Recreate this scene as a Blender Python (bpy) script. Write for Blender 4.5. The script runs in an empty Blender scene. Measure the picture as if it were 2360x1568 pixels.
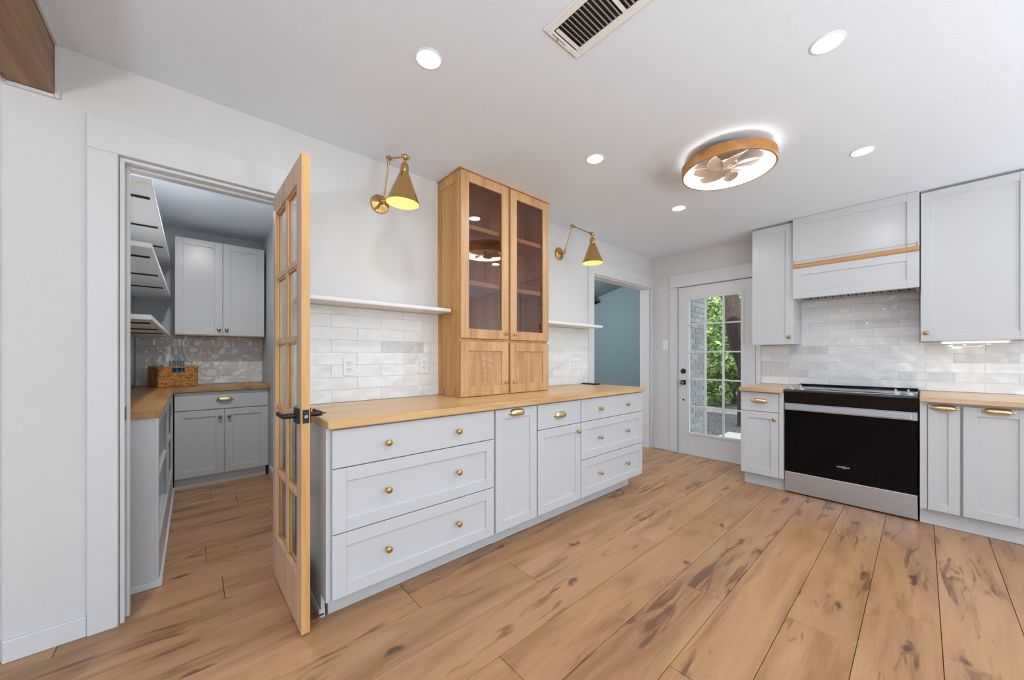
import bpy, bmesh, math, random
from mathutils import Vector, Matrix
random.seed(7)
S = bpy.context.scene
COL = S.collection
PI = math.pi

# ------------------------------------------------------------------ camera
cam_d = bpy.data.cameras.new('camera'); cam = bpy.data.objects.new('camera', cam_d); COL.objects.link(cam)
cam_d.sensor_width = 36.0; cam_d.sensor_fit = 'HORIZONTAL'
cam_d.lens = 36.0 * 833.3 / 2360.0
cam_d.shift_y = 39.8 / 2360.0
cam_d.clip_start = 0.02; cam_d.clip_end = 300
cam.location = (0, -2.367, 1.191)
cam.rotation_euler = (PI/2, 0, math.radians(48.6 - 90))
S.camera = cam
# ------------------------------------------------------------------ light and exposure
S.view_settings.view_transform = 'Standard'; S.view_settings.look = 'None'
S.view_settings.gamma = 1.0; S.view_settings.use_curve_mapping = False
S.view_settings.exposure = 1.06
SKY = 1.3          # pale overcast-white sky
LAMP = 80.0        # radiance of the recessed lamps
RING = 5.0         # radiance of the fan's light ring
w = bpy.data.worlds.new('sky'); S.world = w; w.use_nodes = True
nt = w.node_tree; nt.nodes.clear()
wo = nt.nodes.new('ShaderNodeOutputWorld'); bg = nt.nodes.new('ShaderNodeBackground')
bg.inputs['Color'].default_value = (.88, .94, 1, 1); bg.inputs['Strength'].default_value = SKY
nt.links.new(bg.outputs[0], wo.inputs[0])
sd = bpy.data.lights.new('sun', 'SUN'); sd.energy = 4.0; sd.angle = math.radians(0.8); sd.color = (1, .95, .86)
sun = bpy.data.objects.new('sun', sd); COL.objects.link(sun)
sun.rotation_euler = (math.radians(38), 0, math.radians(-100)); sun.location = (8, -6, 12)
# unseen upward spots added behind the camera to brighten the ceiling
for ux, uy, ue in ((-1.9, -3.9, 165), (1.2, -4.3, 80), (3.7, -4.3, 26)):
    ud = bpy.data.lights.new('bounce_fill', 'SPOT'); ud.energy = ue; ud.spot_size = math.radians(172); ud.spot_blend = .6; ud.shadow_soft_size = .15; ud.color = (.88, .94, 1)
    uo = bpy.data.objects.new('bounce_fill', ud); COL.objects.link(uo); uo.location = (ux, uy, 1.0); uo.rotation_euler = (PI, 0, 0)

# ------------------------------------------------------------------ helpers
def lin(c):
    c = [x/255.0 for x in c]
    return tuple((x/12.92 if x <= .04045 else ((x+.055)/1.055)**2.4) for x in c) + (1.0,)
WL = {}
def tag(o, label=None, cat=None, group=None, kind=None):
    if label: o['label'] = label
    if cat: o['category'] = cat
    if group: o['group'] = group
    if kind: o['kind'] = kind
    return o
def thing(name, loc, label, cat, group=None, kind=None, rotz=0):
    o = bpy.data.objects.new(name, None); COL.objects.link(o)
    o.location = loc; o.rotation_euler = (0, 0, rotz); o.empty_display_size = .05
    WL[o.name] = Vector(loc)
    return tag(o, label, cat, group, kind)
def wloc(o):
    return WL.get(o.name, Vector((0, 0, 0))) if o else Vector((0, 0, 0))
def part(name, bm, mat, parent=None, local=False, smooth=None, kind=None, label=None):
    """link the bmesh (world coordinates) as one mesh object under its parent"""
    me = bpy.data.meshes.new(name)
    if parent is not None and not local:
        bmesh.ops.translate(bm, verts=bm.verts, vec=-wloc(parent))
    bm.normal_update(); bm.to_mesh(me); bm.free()
    if smooth is not None:
        me.shade_smooth(); me.set_sharp_from_angle(angle=math.radians(smooth))
    for m in (mat if isinstance(mat, (list, tuple)) else [mat]): me.materials.append(m)
    o = bpy.data.objects.new(name, me); COL.objects.link(o)
    if parent is not None:
        o.parent = parent; WL[o.name] = wloc(parent)
    if kind: o['kind'] = kind
    if label: o['label'] = label
    return o
def inst(name, me, parent, wpos, rot=(0, 0, 0), label=None):
    o = bpy.data.objects.new(name, me); COL.objects.link(o)
    o.parent = parent; o.location = Vector(wpos) - wloc(parent); o.rotation_euler = rot
    WL[o.name] = Vector(wpos)
    if label: o['label'] = label
    return o
def B(): return bmesh.new()
def box(bm, x0, x1, y0, y1, z0, z1, bev=0.0, mi=0):
    if x1 < x0: x0, x1 = x1, x0
    if y1 < y0: y0, y1 = y1, y0
    if z1 < z0: z0, z1 = z1, z0
    vs = [bm.verts.new(p) for p in ((x0,y0,z0),(x1,y0,z0),(x1,y1,z0),(x0,y1,z0),(x0,y0,z1),(x1,y0,z1),(x1,y1,z1),(x0,y1,z1))]
    fs = [bm.faces.new([vs[i] for i in q]) for q in ((3,2,1,0),(4,5,6,7),(0,1,5,4),(1,2,6,5),(2,3,7,6),(3,0,4,7))]
    for f in fs: f.material_index = mi
    if bev > 0:
        es = list({e for f in fs for e in f.edges})
        bmesh.ops.bevel(bm, geom=es, offset=bev, segments=1, affect='EDGES', profile=.5)
    return bm
def lathe(bm, prof, n=32, mat4=None, closed=False, mi=0):
    """profile of (r, z) turned about local z, then placed by mat4"""
    M = mat4 or Matrix.Identity(4); rings = []
    for r, z in prof:
        if r < 1e-6: rings.append([bm.verts.new(M @ Vector((0, 0, z)))])
        else: rings.append([bm.verts.new(M @ Vector((r*math.cos(2*PI*i/n), r*math.sin(2*PI*i/n), z))) for i in range(n)])
    prs = list(zip(rings, rings[1:])) + ([(rings[-1], rings[0])] if closed else [])
    for a, b in prs:
        for i in range(n):
            j = (i+1) % n
            q = [a[0] if len(a) == 1 else a[i], a[0] if len(a) == 1 else a[j], b[0] if len(b) == 1 else b[j], b[0] if len(b) == 1 else b[i]]
            u = []
            for v in q:
                if v not in u: u.append(v)
            if len(u) > 2:
                f = bm.faces.new(u); f.material_index = mi
    return bm
def along(p, d):
    """matrix taking local z to direction d at p"""
    return Matrix.Translation(Vector(p)) @ Vector(d).to_track_quat('Z', 'Y').to_matrix().to_4x4()
def tube(bm, p, q, r, n=14, r2=None):
    d = Vector(q) - Vector(p)
    return lathe(bm, [(0, 0), (r, 0), (r2 or r, d.length), (0, d.length)], n, along(p, d))
def ball(bm, c, r, n=14, sz=1.0):
    prof = [(r*math.sin(PI*i/8), -r*sz*math.cos(PI*i/8)) for i in range(9)]
    prof[0] = (0, -r*sz); prof[-1] = (0, r*sz)
    return lathe(bm, prof, n, Matrix.Translation(Vector(c)))
class Fr:
    """a vertical front: lateral axis a, outward normal n, both world axes"""
    def __init__(s, o, a, n): s.o = Vector(o); s.a = Vector(a); s.n = Vector(n)
    def p(s, l, d, z): return s.o + s.a*l + s.n*d + Vector((0, 0, z))
    def box(s, bm, l0, l1, d0, d1, z0, z1, bev=0.0, mi=0):
        p, q = s.p(l0, d0, z0), s.p(l1, d1, z1)
        return box(bm, p.x, q.x, p.y, q.y, p.z, q.z, bev, mi)

# ------------------------------------------------------------------ materials
def newmat(name):
    m = bpy.data.materials.new(name); m.use_nodes = True
    return m, m.node_tree, m.node_tree.nodes['Principled BSDF']
def N(nt, t, **k):
    n = nt.nodes.new(t)
    for a, b in k.items(): setattr(n, a, b)
    return n
def plain(name, col, rough=.5, metal=0, spec=.5, coat=0, bump=0, bscale=60, emis=None, estr=0):
    m, nt, b = newmat(name)
    b.inputs['Base Color'].default_value = lin(col); b.inputs['Roughness'].default_value = rough
    b.inputs['Metallic'].default_value = metal; b.inputs['Specular IOR Level'].default_value = spec
    b.inputs['Coat Weight'].default_value = coat
    tc = N(nt, 'ShaderNodeTexCoord'); no = N(nt, 'ShaderNodeTexNoise'); no.inputs['Scale'].default_value = bscale
    nt.links.new(tc.outputs['Object'], no.inputs['Vector'])
    # a touch of tone variation on everything, bump where asked
    n2 = N(nt, 'ShaderNodeTexNoise'); n2.inputs['Scale'].default_value = 2.5; nt.links.new(tc.outputs['Object'], n2.inputs['Vector'])
    hv = N(nt, 'ShaderNodeHueSaturation'); hv.inputs['Color'].default_value = lin(col)
    mr = N(nt, 'ShaderNodeMapRange'); mr.inputs[3].default_value = .985; mr.inputs[4].default_value = 1.015
    nt.links.new(n2.outputs['Fac'], mr.inputs[0]); nt.links.new(mr.outputs[0], hv.inputs['Value']); nt.links.new(hv.outputs[0], b.inputs['Base Color'])
    if bump:
        bp = N(nt, 'ShaderNodeBump'); bp.inputs['Strength'].default_value = bump; bp.inputs['Distance'].default_value = .002
        nt.links.new(no.outputs['Fac'], bp.inputs['Height']); nt.links.new(bp.outputs[0], b.inputs['Normal'])
    if emis:
        b.inputs['Emission Color'].default_value = lin(emis); b.inputs['Emission Strength'].default_value = estr
    return m
def wood(name, light, mid, dark, axis='x', rough=.38, fine=1.0, vary=.12, ring=0.0, lengthscale=1.0):
    m, nt, b = newmat(name); L = nt.links.new
    tc = N(nt, 'ShaderNodeTexCoord'); oi = N(nt, 'ShaderNodeObjectInfo')
    off = N(nt, 'ShaderNodeVectorMath', operation='SCALE'); off.inputs[0].default_value = (37, 53, 71)
    L(oi.outputs['Random'], off.inputs['Scale'])
    add = N(nt, 'ShaderNodeVectorMath', operation='ADD'); L(tc.outputs['Object'], add.inputs[0]); L(off.outputs[0], add.inputs[1])
    def mp(along_s, across_s):
        q = N(nt, 'ShaderNodeMapping'); s = [across_s]*3; s['xyz'.index(axis)] = along_s*lengthscale
        q.inputs['Scale'].default_value = s; L(add.outputs[0], q.inputs['Vector']); return q
    n1 = N(nt, 'ShaderNodeTexNoise'); n1.inputs['Scale'].default_value = 1; n1.inputs['Detail'].default_value = 5; n1.inputs['Distortion'].default_value = .6 + ring
    L(mp(1.1, 13*fine).outputs[0], n1.inputs['Vector'])
    n2 = N(nt, 'ShaderNodeTexNoise'); n2.inputs['Scale'].default_value = 1; n2.inputs['Detail'].default_value = 3
    L(mp(7, 160*fine).outputs[0], n2.inputs['Vector'])
    cr = N(nt, 'ShaderNodeValToRGB'); e = cr.color_ramp.elements
    e[0].position = .3; e[0].color = lin(dark); e[1].position = .68; e[1].color = lin(light)
    k = e.new(.48); k.color = lin(mid)
    mx = N(nt, 'ShaderNodeMath', operation='MULTIPLY_ADD'); mx.inputs[1].default_value = .28
    L(n2.outputs['Fac'], mx.inputs[0]); 
    sub = N(nt, 'ShaderNodeMath', operation='SUBTRACT'); L(n1.outputs['Fac'], sub.inputs[0]); sub.inputs[1].default_value = .14
    L(sub.outputs[0], mx.inputs[2]); L(mx.outputs[0], cr.inputs['Fac'])
    hs = N(nt, 'ShaderNodeHueSaturation'); L(cr.outputs[0], hs.inputs['Color'])
    v = N(nt, 'ShaderNodeMapRange'); v.inputs[3].default_value = 1-vary; v.inputs[4].default_value = 1+vary
    L(oi.outputs['Random'], v.inputs[0]); L(v.outputs[0], hs.inputs['Value'])
    L(hs.outputs[0], b.inputs['Base Color']); b.inputs['Roughness'].default_value = rough
    bp = N(nt, 'ShaderNodeBump'); bp.inputs['Strength'].default_value = .08; bp.inputs['Distance'].default_value = .001
    L(n2.outputs['Fac'], bp.inputs['Height']); L(bp.outputs[0], b.inputs['Normal'])
    return m, nt, b, add, hs

M_wall = plain('wall_paint', (213, 213, 214), .6, bump=.12, bscale=160)
M_ceil = plain('ceiling_paint', (228, 237, 249), .75, bump=.35, bscale=190)
M_trim = plain('trim_paint', (215, 217, 220), .34)
M_cab = plain('cabinet_paint', (203, 206, 210), .27)
M_gapshade = plain('gap_shade', (150, 150, 152), .6)  # darker grey standing for shade in the gap over the uppers
M_blue = plain('blue_wall_paint', (112, 136, 146), .7, bump=.1, bscale=160)
M_bluec = plain('blue_ceiling_paint', (120, 142, 152), .7)
M_pwall = plain('pantry_wall_paint', (200, 206, 212), .6, bump=.1, bscale=160)
M_shelf = plain('shelf_paint', (232, 233, 235), .3)
M_gap = plain('black_and_shadow', (22, 22, 23), .8)  # own black of strips, slots and beam; painted shade in the vent duct
M_black = plain('black_metal', (16, 16, 17), .38, 0, .5)
M_brass = plain('brushed_brass', (206, 166, 104), .2, 1.0)
M_brass2 = plain('pale_brass', (226, 208, 168), .3, 1.0)
M_bronze = plain('aged_brass', (182, 146, 94), .3, 1.0)
M_steel = plain('stainless_steel', (200, 207, 216), .38, 1.0)
M_nickel = plain('nickel', (150, 148, 145), .22, 1.0)
M_oglass = plain('black_oven_glass', (4, 5, 9), .07, 0, .18)
M_bplast = plain('black_gloss_plastic', (8, 8, 9), .22, 0, .3)
M_plate = plain('white_plastic', (236, 236, 236), .3)
M_grout = plain('grout', (214, 215, 216), .8)
M_cream = plain('cream_enamel', (250, 234, 186), .5)
M_clear = plain('beige_translucent_blade', (190, 168, 148), .25)
M_fanb = plain('shaded_canopy', (104, 92, 84), .5)  # white fan canopy coloured grey for its shade inside the ring
M_logo = plain('logo_silver', (200, 200, 205), .4)
M_conc = plain('concrete', (214, 210, 202), .9, bump=.3, bscale=60)
def emit(name, col, s):
    m = bpy.data.materials.new(name); m.use_nodes = True; nt = m.node_tree; nt.nodes.clear()
    o = N(nt, 'ShaderNodeOutputMaterial'); e = N(nt, 'ShaderNodeEmission')
    e.inputs[0].default_value = lin(col); e.inputs[1].default_value = s; nt.links.new(e.outputs[0], o.inputs[0]); return m
M_lamp = emit('lamp_glow', (238, 246, 255), LAMP)
M_lampp = emit('pantry_lamp_glow', (255, 252, 246), LAMP*3.4)
M_ring = emit('ring_glow', (255, 250, 244), RING)
M_bulb = emit('warm_bulb', (255, 224, 160), 9)
M_bar = emit('under_cabinet_glow', (255, 250, 244), 9)
def glassmat(name, tint, ior=1.5):
    m = bpy.data.materials.new(name); m.use_nodes = True; nt = m.node_tree; nt.nodes.clear(); L = nt.links.new
    o = N(nt, 'ShaderNodeOutputMaterial'); t = N(nt, 'ShaderNodeBsdfTransparent'); g = N(nt, 'ShaderNodeBsdfGlossy')
    t.inputs[0].default_value = lin(tint); g.inputs['Roughness'].default_value = .01
    f = N(nt, 'ShaderNodeFresnel'); f.inputs[0].default_value = ior; mx = N(nt, 'ShaderNodeMixShader')
    ge = N(nt, 'ShaderNodeNewGeometry'); iv = N(nt, 'ShaderNodeMath', operation='SUBTRACT'); iv.inputs[0].default_value = 1; L(ge.outputs['Backfacing'], iv.inputs[1]); mu = N(nt, 'ShaderNodeMath', operation='MULTIPLY'); L(f.outputs[0], mu.inputs[0]); L(iv.outputs[0], mu.inputs[1])
    L(mu.outputs[0], mx.inputs[0]); L(t.outputs[0], mx.inputs[1]); L(g.outputs[0], mx.inputs[2]); L(mx.outputs[0], o.inputs[0]); return m
M_glass = glassmat('clear_glass', (246, 248, 248), 1.45)
M_glass2 = glassmat('cabinet_glass', (232, 224, 216), 2.0)
M_cup = glassmat('tumbler_glass', (225, 235, 240), 1.7)
M_bluecup = plain('blue_glass', (40, 110, 170), .15)

# tiles: glossy handmade, each its own tint and wobble
m, nt, b = newmat('glazed_tile'); M_tile = m; L = nt.links.new
oi = N(nt, 'ShaderNodeObjectInfo'); cr = N(nt, 'ShaderNodeValToRGB'); e = cr.color_ramp.elements
e[0].position = 0; e[0].color = lin((206, 208, 211)); e[1].position = .14; e[1].color = lin((226, 228, 230)); k = e.new(1.0); k.color = lin((236, 238, 240))
L(oi.outputs['Random'], cr.inputs['Fac']); L(cr.outputs[0], b.inputs['Base Color'])
b.inputs['Roughness'].default_value = .05
tc = N(nt, 'ShaderNodeTexCoord'); off = N(nt, 'ShaderNodeVectorMath', operation='SCALE'); off.inputs[0].default_value = (91, 47, 33)
L(oi.outputs['Random'], off.inputs['Scale']); ad = N(nt, 'ShaderNodeVectorMath', operation='ADD'); L(tc.outputs['Object'], ad.inputs[0]); L(off.outputs[0], ad.inputs[1])
no = N(nt, 'ShaderNodeTexNoise'); no.inputs['Scale'].default_value = 10; no.inputs['Detail'].default_value = 1; L(ad.outputs[0], no.inputs['Vector'])
bp = N(nt, 'ShaderNodeBump'); bp.inputs['Strength'].default_value = 1; bp.inputs['Distance'].default_value = .020
L(no.outputs['Fac'], bp.inputs['Height']); L(bp.outputs[0], b.inputs['Normal'])

M_butcher = wood('maple_worktop', (226, 188, 134), (215, 174, 118), (194, 150, 94), 'x', .32, vary=.0)[0]
M_butcher_y = wood('maple_worktop_side', (220, 188, 152), (210, 176, 138), (192, 156, 118), 'y', .32, vary=.0)[0]
M_pbutch = wood('pantry_worktop', (190, 146, 92), (176, 132, 78), (150, 108, 60), 'y', .34, vary=.0)[0]
M_oak = wood('light_oak', (216, 176, 132), (203, 160, 114), (182, 138, 94), 'z', .4, vary=.04)[0]
M_oakx = wood('light_oak_across', (216, 176, 132), (203, 160, 114), (182, 138, 94), 'x', .4, vary=.04)[0]
M_oakp = wood('oak_veneer', (214, 172, 132), (200, 154, 112), (180, 134, 92), 'z', .4, fine=.5, ring=2.2, vary=.03)[0]
nt_ = M_oakp.node_tree; bsdf = nt_.nodes['Principled BSDF']; src = bsdf.inputs['Base Color'].links[0].from_socket
tc_ = N(nt_, 'ShaderNodeTexCoord'); mp_ = N(nt_, 'ShaderNodeMapping'); mp_.inputs['Scale'].default_value = (1, 1, .42); mp_.inputs['Location'].default_value = (.21, 0, .02)
nt_.links.new(tc_.outputs['Object'], mp_.inputs[0]); wv_ = N(nt_, 'ShaderNodeTexWave', wave_type='RINGS', rings_direction='Y'); wv_.inputs['Scale'].default_value = 16; wv_.inputs['Distortion'].default_value = 5; wv_.inputs['Detail'].default_value = 2; wv_.inputs['Detail Scale'].default_value = .8
nt_.links.new(mp_.outputs[0], wv_.inputs['Vector']); mr_ = N(nt_, 'ShaderNodeMapRange'); mr_.inputs[3].default_value = 0; mr_.inputs[4].default_value = .45; nt_.links.new(wv_.outputs['Fac'], mr_.inputs[0])
mm_ = N(nt_, 'ShaderNodeMix', data_type='RGBA'); mm_.inputs['B'].default_value = lin((176, 128, 88)); nt_.links.new(mr_.outputs[0], mm_.inputs['Factor']); nt_.links.new(src, mm_.inputs['A']); nt_.links.new(mm_.outputs['Result'], bsdf.inputs['Base Color'])
M_oakside = wood('honey_oak_side', (212, 164, 104), (198, 148, 88), (176, 126, 70), 'z', .4, vary=.04)[0]
M_doorw = wood('pine_door', (214, 184, 156), (202, 170, 140), (182, 148, 118), 'z', .42, vary=.04)[0]
M_dooredge = wood('pine_door_edge', (222, 178, 118), (212, 164, 102), (192, 142, 82), 'z', .42, vary=.02)[0]
M_beam = wood('stained_beam', (156, 120, 84), (140, 104, 70), (116, 84, 54), 'y', .5, vary=.02)[0]
M_ringw = wood('fan_ring_wood', (190, 138, 74), (172, 120, 60), (142, 94, 44), 'x', .4, fine=.4, vary=.0)[0]
M_rail = wood('rail_wood', (212, 166, 112), (200, 152, 98), (180, 130, 78), 'y', .4, vary=.0)[0]

# floor boards: grain, dark streaks, knots
M_floor, nt, b, add, hs = wood('oak_floor', (186, 143, 102), (174, 130, 90), (152, 110, 73), 'x', .34, fine=.55, vary=.07, ring=.6)
L = nt.links.new
mpk = N(nt, 'ShaderNodeMapping'); mpk.inputs['Scale'].default_value = (1.5, 4.6, 1); L(add.outputs[0], mpk.inputs['Vector'])
nd = N(nt, 'ShaderNodeTexNoise'); nd.inputs['Scale'].default_value = 11; nd.inputs['Detail'].default_value = 4; L(add.outputs[0], nd.inputs['Vector'])
ma = N(nt, 'ShaderNodeVectorMath', operation='MULTIPLY_ADD'); ma.inputs[1].default_value = (.34, .34, 0); L(nd.outputs['Color'], ma.inputs[0]); L(mpk.outputs[0], ma.inputs[2])
vo = N(nt, 'ShaderNodeTexVoronoi', voronoi_dimensions='2D'); vo.inputs['Scale'].default_value = 1.0; L(ma.outputs[0], vo.inputs['Vector'])
kr = N(nt, 'ShaderNodeValToRGB'); e = kr.color_ramp.elements; e[0].position = .03; e[0].color = (1,1,1,1); e[1].position = .10; e[1].color = (0,0,0,1)
L(vo.outputs['Distance'], kr.inputs['Fac'])
vsel = N(nt, 'ShaderNodeSeparateColor'); L(vo.outputs['Color'], vsel.inputs[0])
gt = N(nt, 'ShaderNodeMath', operation='GREATER_THAN'); gt.inputs[1].default_value = .5; L(vsel.outputs[0], gt.inputs[0])
km = N(nt, 'ShaderNodeMath', operation='MULTIPLY'); L(kr.outputs[0], km.inputs[0]); L(gt.outputs[0], km.inputs[1])
mps = N(nt, 'ShaderNodeMapping'); mps.inputs['Scale'].default_value = (3.6, 24, 1); L(add.outputs[0], mps.inputs['Vector'])
ns = N(nt, 'ShaderNodeTexNoise'); ns.inputs['Scale'].default_value = 1; ns.inputs['Detail'].default_value = 6; ns.inputs['Distortion'].default_value = 1.0; L(mps.outputs[0], ns.inputs['Vector'])
sr = N(nt, 'ShaderNodeValToRGB'); e = sr.color_ramp.elements; e[0].position = .58; e[0].color = (0,0,0,1); e[1].position = .72; e[1].color = (1,1,1,1)
mpl = N(nt, 'ShaderNodeMapping'); mpl.inputs['Scale'].default_value = (1.3, 7, 1); mpl.inputs['Location'].default_value = (4, 9, 0); L(add.outputs[0], mpl.inputs['Vector'])
nl = N(nt, 'ShaderNodeTexNoise'); nl.inputs['Scale'].default_value = 1; nl.inputs['Detail'].default_value = 1; L(mpl.outputs[0], nl.inputs['Vector'])
ml = N(nt, 'ShaderNodeMapRange'); ml.inputs[1].default_value = .35; ml.inputs[2].default_value = .70; ml.inputs[3].default_value = -.16; ml.inputs[4].default_value = .12; L(nl.outputs['Fac'], ml.inputs[0])
sa = N(nt, 'ShaderNodeMath', operation='ADD'); L(ns.outputs['Fac'], sa.inputs[0]); L(ml.outputs[0], sa.inputs[1]); L(sa.outputs[0], sr.inputs['Fac'])
mx1 = N(nt, 'ShaderNodeMix', data_type='RGBA'); mx1.inputs['B'].default_value = lin((116, 82, 58)); L(sr.outputs[0], mx1.inputs['Factor']); L(hs.outputs[0], mx1.inputs['A'])
sc_ = N(nt, 'ShaderNodeMath', operation='MULTIPLY'); sc_.inputs[1].default_value = .85; L(km.outputs[0], sc_.inputs[0])
mx2 = N(nt, 'ShaderNodeMix', data_type='RGBA'); mx2.inputs['B'].default_value = lin((74, 56, 46)); L(sc_.outputs[0], mx2.inputs['Factor']); L(mx1.outputs['Result'], mx2.inputs['A'])
L(mx2.outputs['Result'], b.inputs['Base Color'])
M_seam = plain('floor_seam', (92, 68, 48), .8)

# ------------------------------------------------------------------ room shell
ZC = 2.481; X0 = 4.569; WT = .12
def struct(name, bm, mat, label, cat, kind='structure', smooth=None):
    return tag(part(name, bm, mat, smooth=smooth), label, cat, None, kind)
# floor slab with every board on it
bm = B(); box(bm, -3.2, X0+.15, -4.75, 2.69, -.12, -.012)
floor = struct('floor', bm, M_seam, 'knotty light oak plank floor running through kitchen and pantry', 'floor')
W_ = .2335; Lp = 1.856; y_ref = -.787
joint = {0: .812, 1: 1.374, 2: .370, 3: .915, 4: 1.938, 5: 1.38, 6: 2.044, 7: .62, 8: 2.244, 9: 1.234, -3: .118, -9: .275}
plank_cache = {}
for r in range(-14, 17):
    # row r lies between y_ref + W - r*W and y_ref - r*W  (row 0: -.553 .. -.787)
    y1 = y_ref + W_ - r*W_; y0 = y1 - W_
    y0c, y1c = max(y0, -4.74), min(y1, 2.57)
    if y1c - y0c < .02: continue
    xl, xr = (-3.19, X0) if y0 < .06 else (-.42, .585)
    if y0 < .06 < y1:
        xl, xr = -.42, .585
        bm = B(); box(bm, -3.19, xl-.0011, y0+.0011, .0195, -.012, 0, .0012); part('plank', bm, M_floor, floor)
        for xa_, xb_ in ((xr, 2.30), (2.30, 4.156), (4.156, X0)):
            bm = B(); box(bm, xa_+.0011, xb_-.0011, y0+.0011, WT-.001, -.012, 0, .0012); part('plank', bm, M_floor, floor)
    j0 = joint.get(r, (r*.731) % Lp)
    x = j0 - 4*Lp
    while x < xr:
        a, c = max(x, xl), min(x+Lp, xr); x += Lp
        if c - a < .03: continue
        g = .0011
        bm = B(); box(bm, a+g, c-g, y0c+g, y1c-g, -.012, 0, .0012)
        part('plank', bm, M_floor, floor)
# ceiling
bm = B(); box(bm, -3.2, X0+.15, -4.75, WT, ZC, ZC+.1); box(bm, -.6, .75, WT, 2.69, ZC, ZC+.1)
ceiling = struct('ceiling', bm, M_ceil, 'flat white textured ceiling over kitchen and pantry', 'ceiling')
# left wall (the long wall with pantry opening, hutch and cased opening)
OX0, OX1, OZ = -.246, .368, 2.085           # pantry opening
PX0, PX1, PZ = 3.266, 4.495, 2.097          # blue-room opening
bm = B()
box(bm, -.558, OX0, 0, WT, 0, ZC); box(bm, OX0, OX1, 0, WT, OZ, ZC); box(bm, OX1, PX0, 0, WT, 0, ZC)
box(bm, PX0, PX1, 0, WT, PZ, ZC); box(bm, PX1, X0+.15, 0, WT, 0, ZC)
wall_left = struct('wall_left', bm, M_wall, 'long white kitchen wall with pantry doorway and oak hutch', 'wall')
bm = B(); box(bm, -3.2, -.558, .02, .14, 0, ZC)
struct('wall_left_recess', bm, M_wall, 'sliver of white wall set back at the far left edge', 'wall')
# right wall with exterior door
DY0, DY1, DZ = -1.175, -.333, 2.066
bm = B()
box(bm, X0, X0+.15, DY1, WT, 0, ZC); box(bm, X0, X0+.15, DY0, DY1, DZ, ZC); box(bm, X0, X0+.15, -4.75, DY0, 0, ZC)
wall_right = struct('wall_right', bm, M_wall, 'white wall behind the range and glazed exterior door', 'wall')
# unseen rear and side walls; rear windows added to brighten the room
def wall_added_windows(name, horiz, fixed, a0, a1, wins, label):
    bm = B(); z0, z1 = .12, 2.36
    def seg(u0, u1, za, zb):
        if horiz: box(bm, u0, u1, fixed-.12, fixed, za, zb)
        else: box(bm, fixed-.12, fixed, u0, u1, za, zb)
    cur = a0
    for (s, e_) in wins:
        seg(cur, s, 0, ZC); seg(s, e_, 0, z0); seg(s, e_, z1, ZC); cur = e_
    seg(cur, a1, 0, ZC)
    return struct(name, bm, M_wall, label, 'wall')
RW = [(-2.9, -.9), (-.6, 1.6), (1.9, 4.2)]
wall_added_windows('wall_back', True, -4.75, -3.2, X0+.15, RW, 'white back wall with three tall windows added for daylight')
bm = B(); box(bm, -3.32, -3.2, -4.75, .14, 0, ZC); struct('wall_side', bm, M_wall, 'plain white side wall far left of the camera', 'wall')
def win(n, horiz, fixed, s, e_, label):
    t = thing('added_window_%d' % n, (s, fixed-.06, .12) if horiz else (fixed-.06, s, .12), label, 'added_window', None, 'structure')
    def bb(bm, u0, u1, z0, z1, d=.03):
        if horiz: box(bm, u0, u1, fixed-.06-d, fixed-.06+d, z0, z1)
        else: box(bm, fixed-.06-d, fixed-.06+d, u0, u1, z0, z1)
    bm = B(); bb(bm, s, s+.05, .12, 2.36); bb(bm, e_-.05, e_, .12, 2.36); bb(bm, s, e_, .12, .17); bb(bm, s, e_, 2.31, 2.36); mid = (s+e_)/2; bb(bm, mid-.03, mid+.03, .12, 2.36)
    part('added_window_frame', bm, M_trim, t)
    for u0, u1 in ((s+.05, mid-.03), (mid+.03, e_-.05)):
        bm = B(); bb(bm, u0, u1, .17, 2.31, .003); part('pane', bm, M_glass, t)
for i, (s, e_) in enumerate(RW): win(i+1, True, -4.75, s, e_, 'unseen white framed glazing added in the back wall for daylight, number %s from the left' % ('one', 'two', 'three')[i])
# pantry walls
bm = B(); box(bm, -.52, -.42, WT, 2.67, 0, ZC)
pwl = struct('wall_pantry_left', bm, M_pwall, 'pantry side wall behind the slotted shelves', 'wall')
bm = B(); box(bm, .585, .70, WT, 2.67, 0, ZC)
struct('wall_pantry_right', bm, M_pwall, 'blue-grey pantry side wall beside the wooden door', 'wall')
bm = B(); box(bm, -.42, .585, 2.57, 2.67, 0, ZC)
pwb = struct('wall_pantry_back', bm, M_pwall, 'grey pantry end wall behind the cabinets', 'wall')

# ---- trims
def trim(n, boxes, label, mat=None, bev=.002, cat='trim'):
    t = B()
    for q in boxes: box(t, *q, bev)
    return struct('trim_%d' % n, t, mat or M_trim, label, cat)
T = .018
trim(1, [(-.340, OX0-.004, -T, 0, 0, OZ+.004), (OX1+.004, .434, -T, 0, 0, OZ+.004), (-.340, .434, -T-.002, 0, OZ+.004, 2.234)], 'flat white casing around the pantry doorway')
trim(2, [(OX0-.004, OX0+.015, 0, WT+.01, 0, OZ-.015), (OX1-.015, OX1+.004, 0, WT+.01, 0, OZ-.015), (OX0-.004, OX1+.004, 0, WT+.01, OZ-.015, OZ+.004),
         (OX0+.015, OX0+.027, .045, .075, 0, OZ-.027), (OX1-.027, OX1-.015, .045, .075, 0, OZ-.027), (OX0+.015, OX1-.015, .045, .075, OZ-.027, OZ-.015)], 'white door jamb and stop lining the pantry doorway')
trim(3, [(3.163, PX0-.003, -T, 0, 0, PZ), (PX1+.003, X0-.001, -T, 0, 0, PZ), (3.163, X0-.001, -T-.004, 0, PZ, 2.235)], 'wide white casing around the opening to the blue room')
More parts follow.
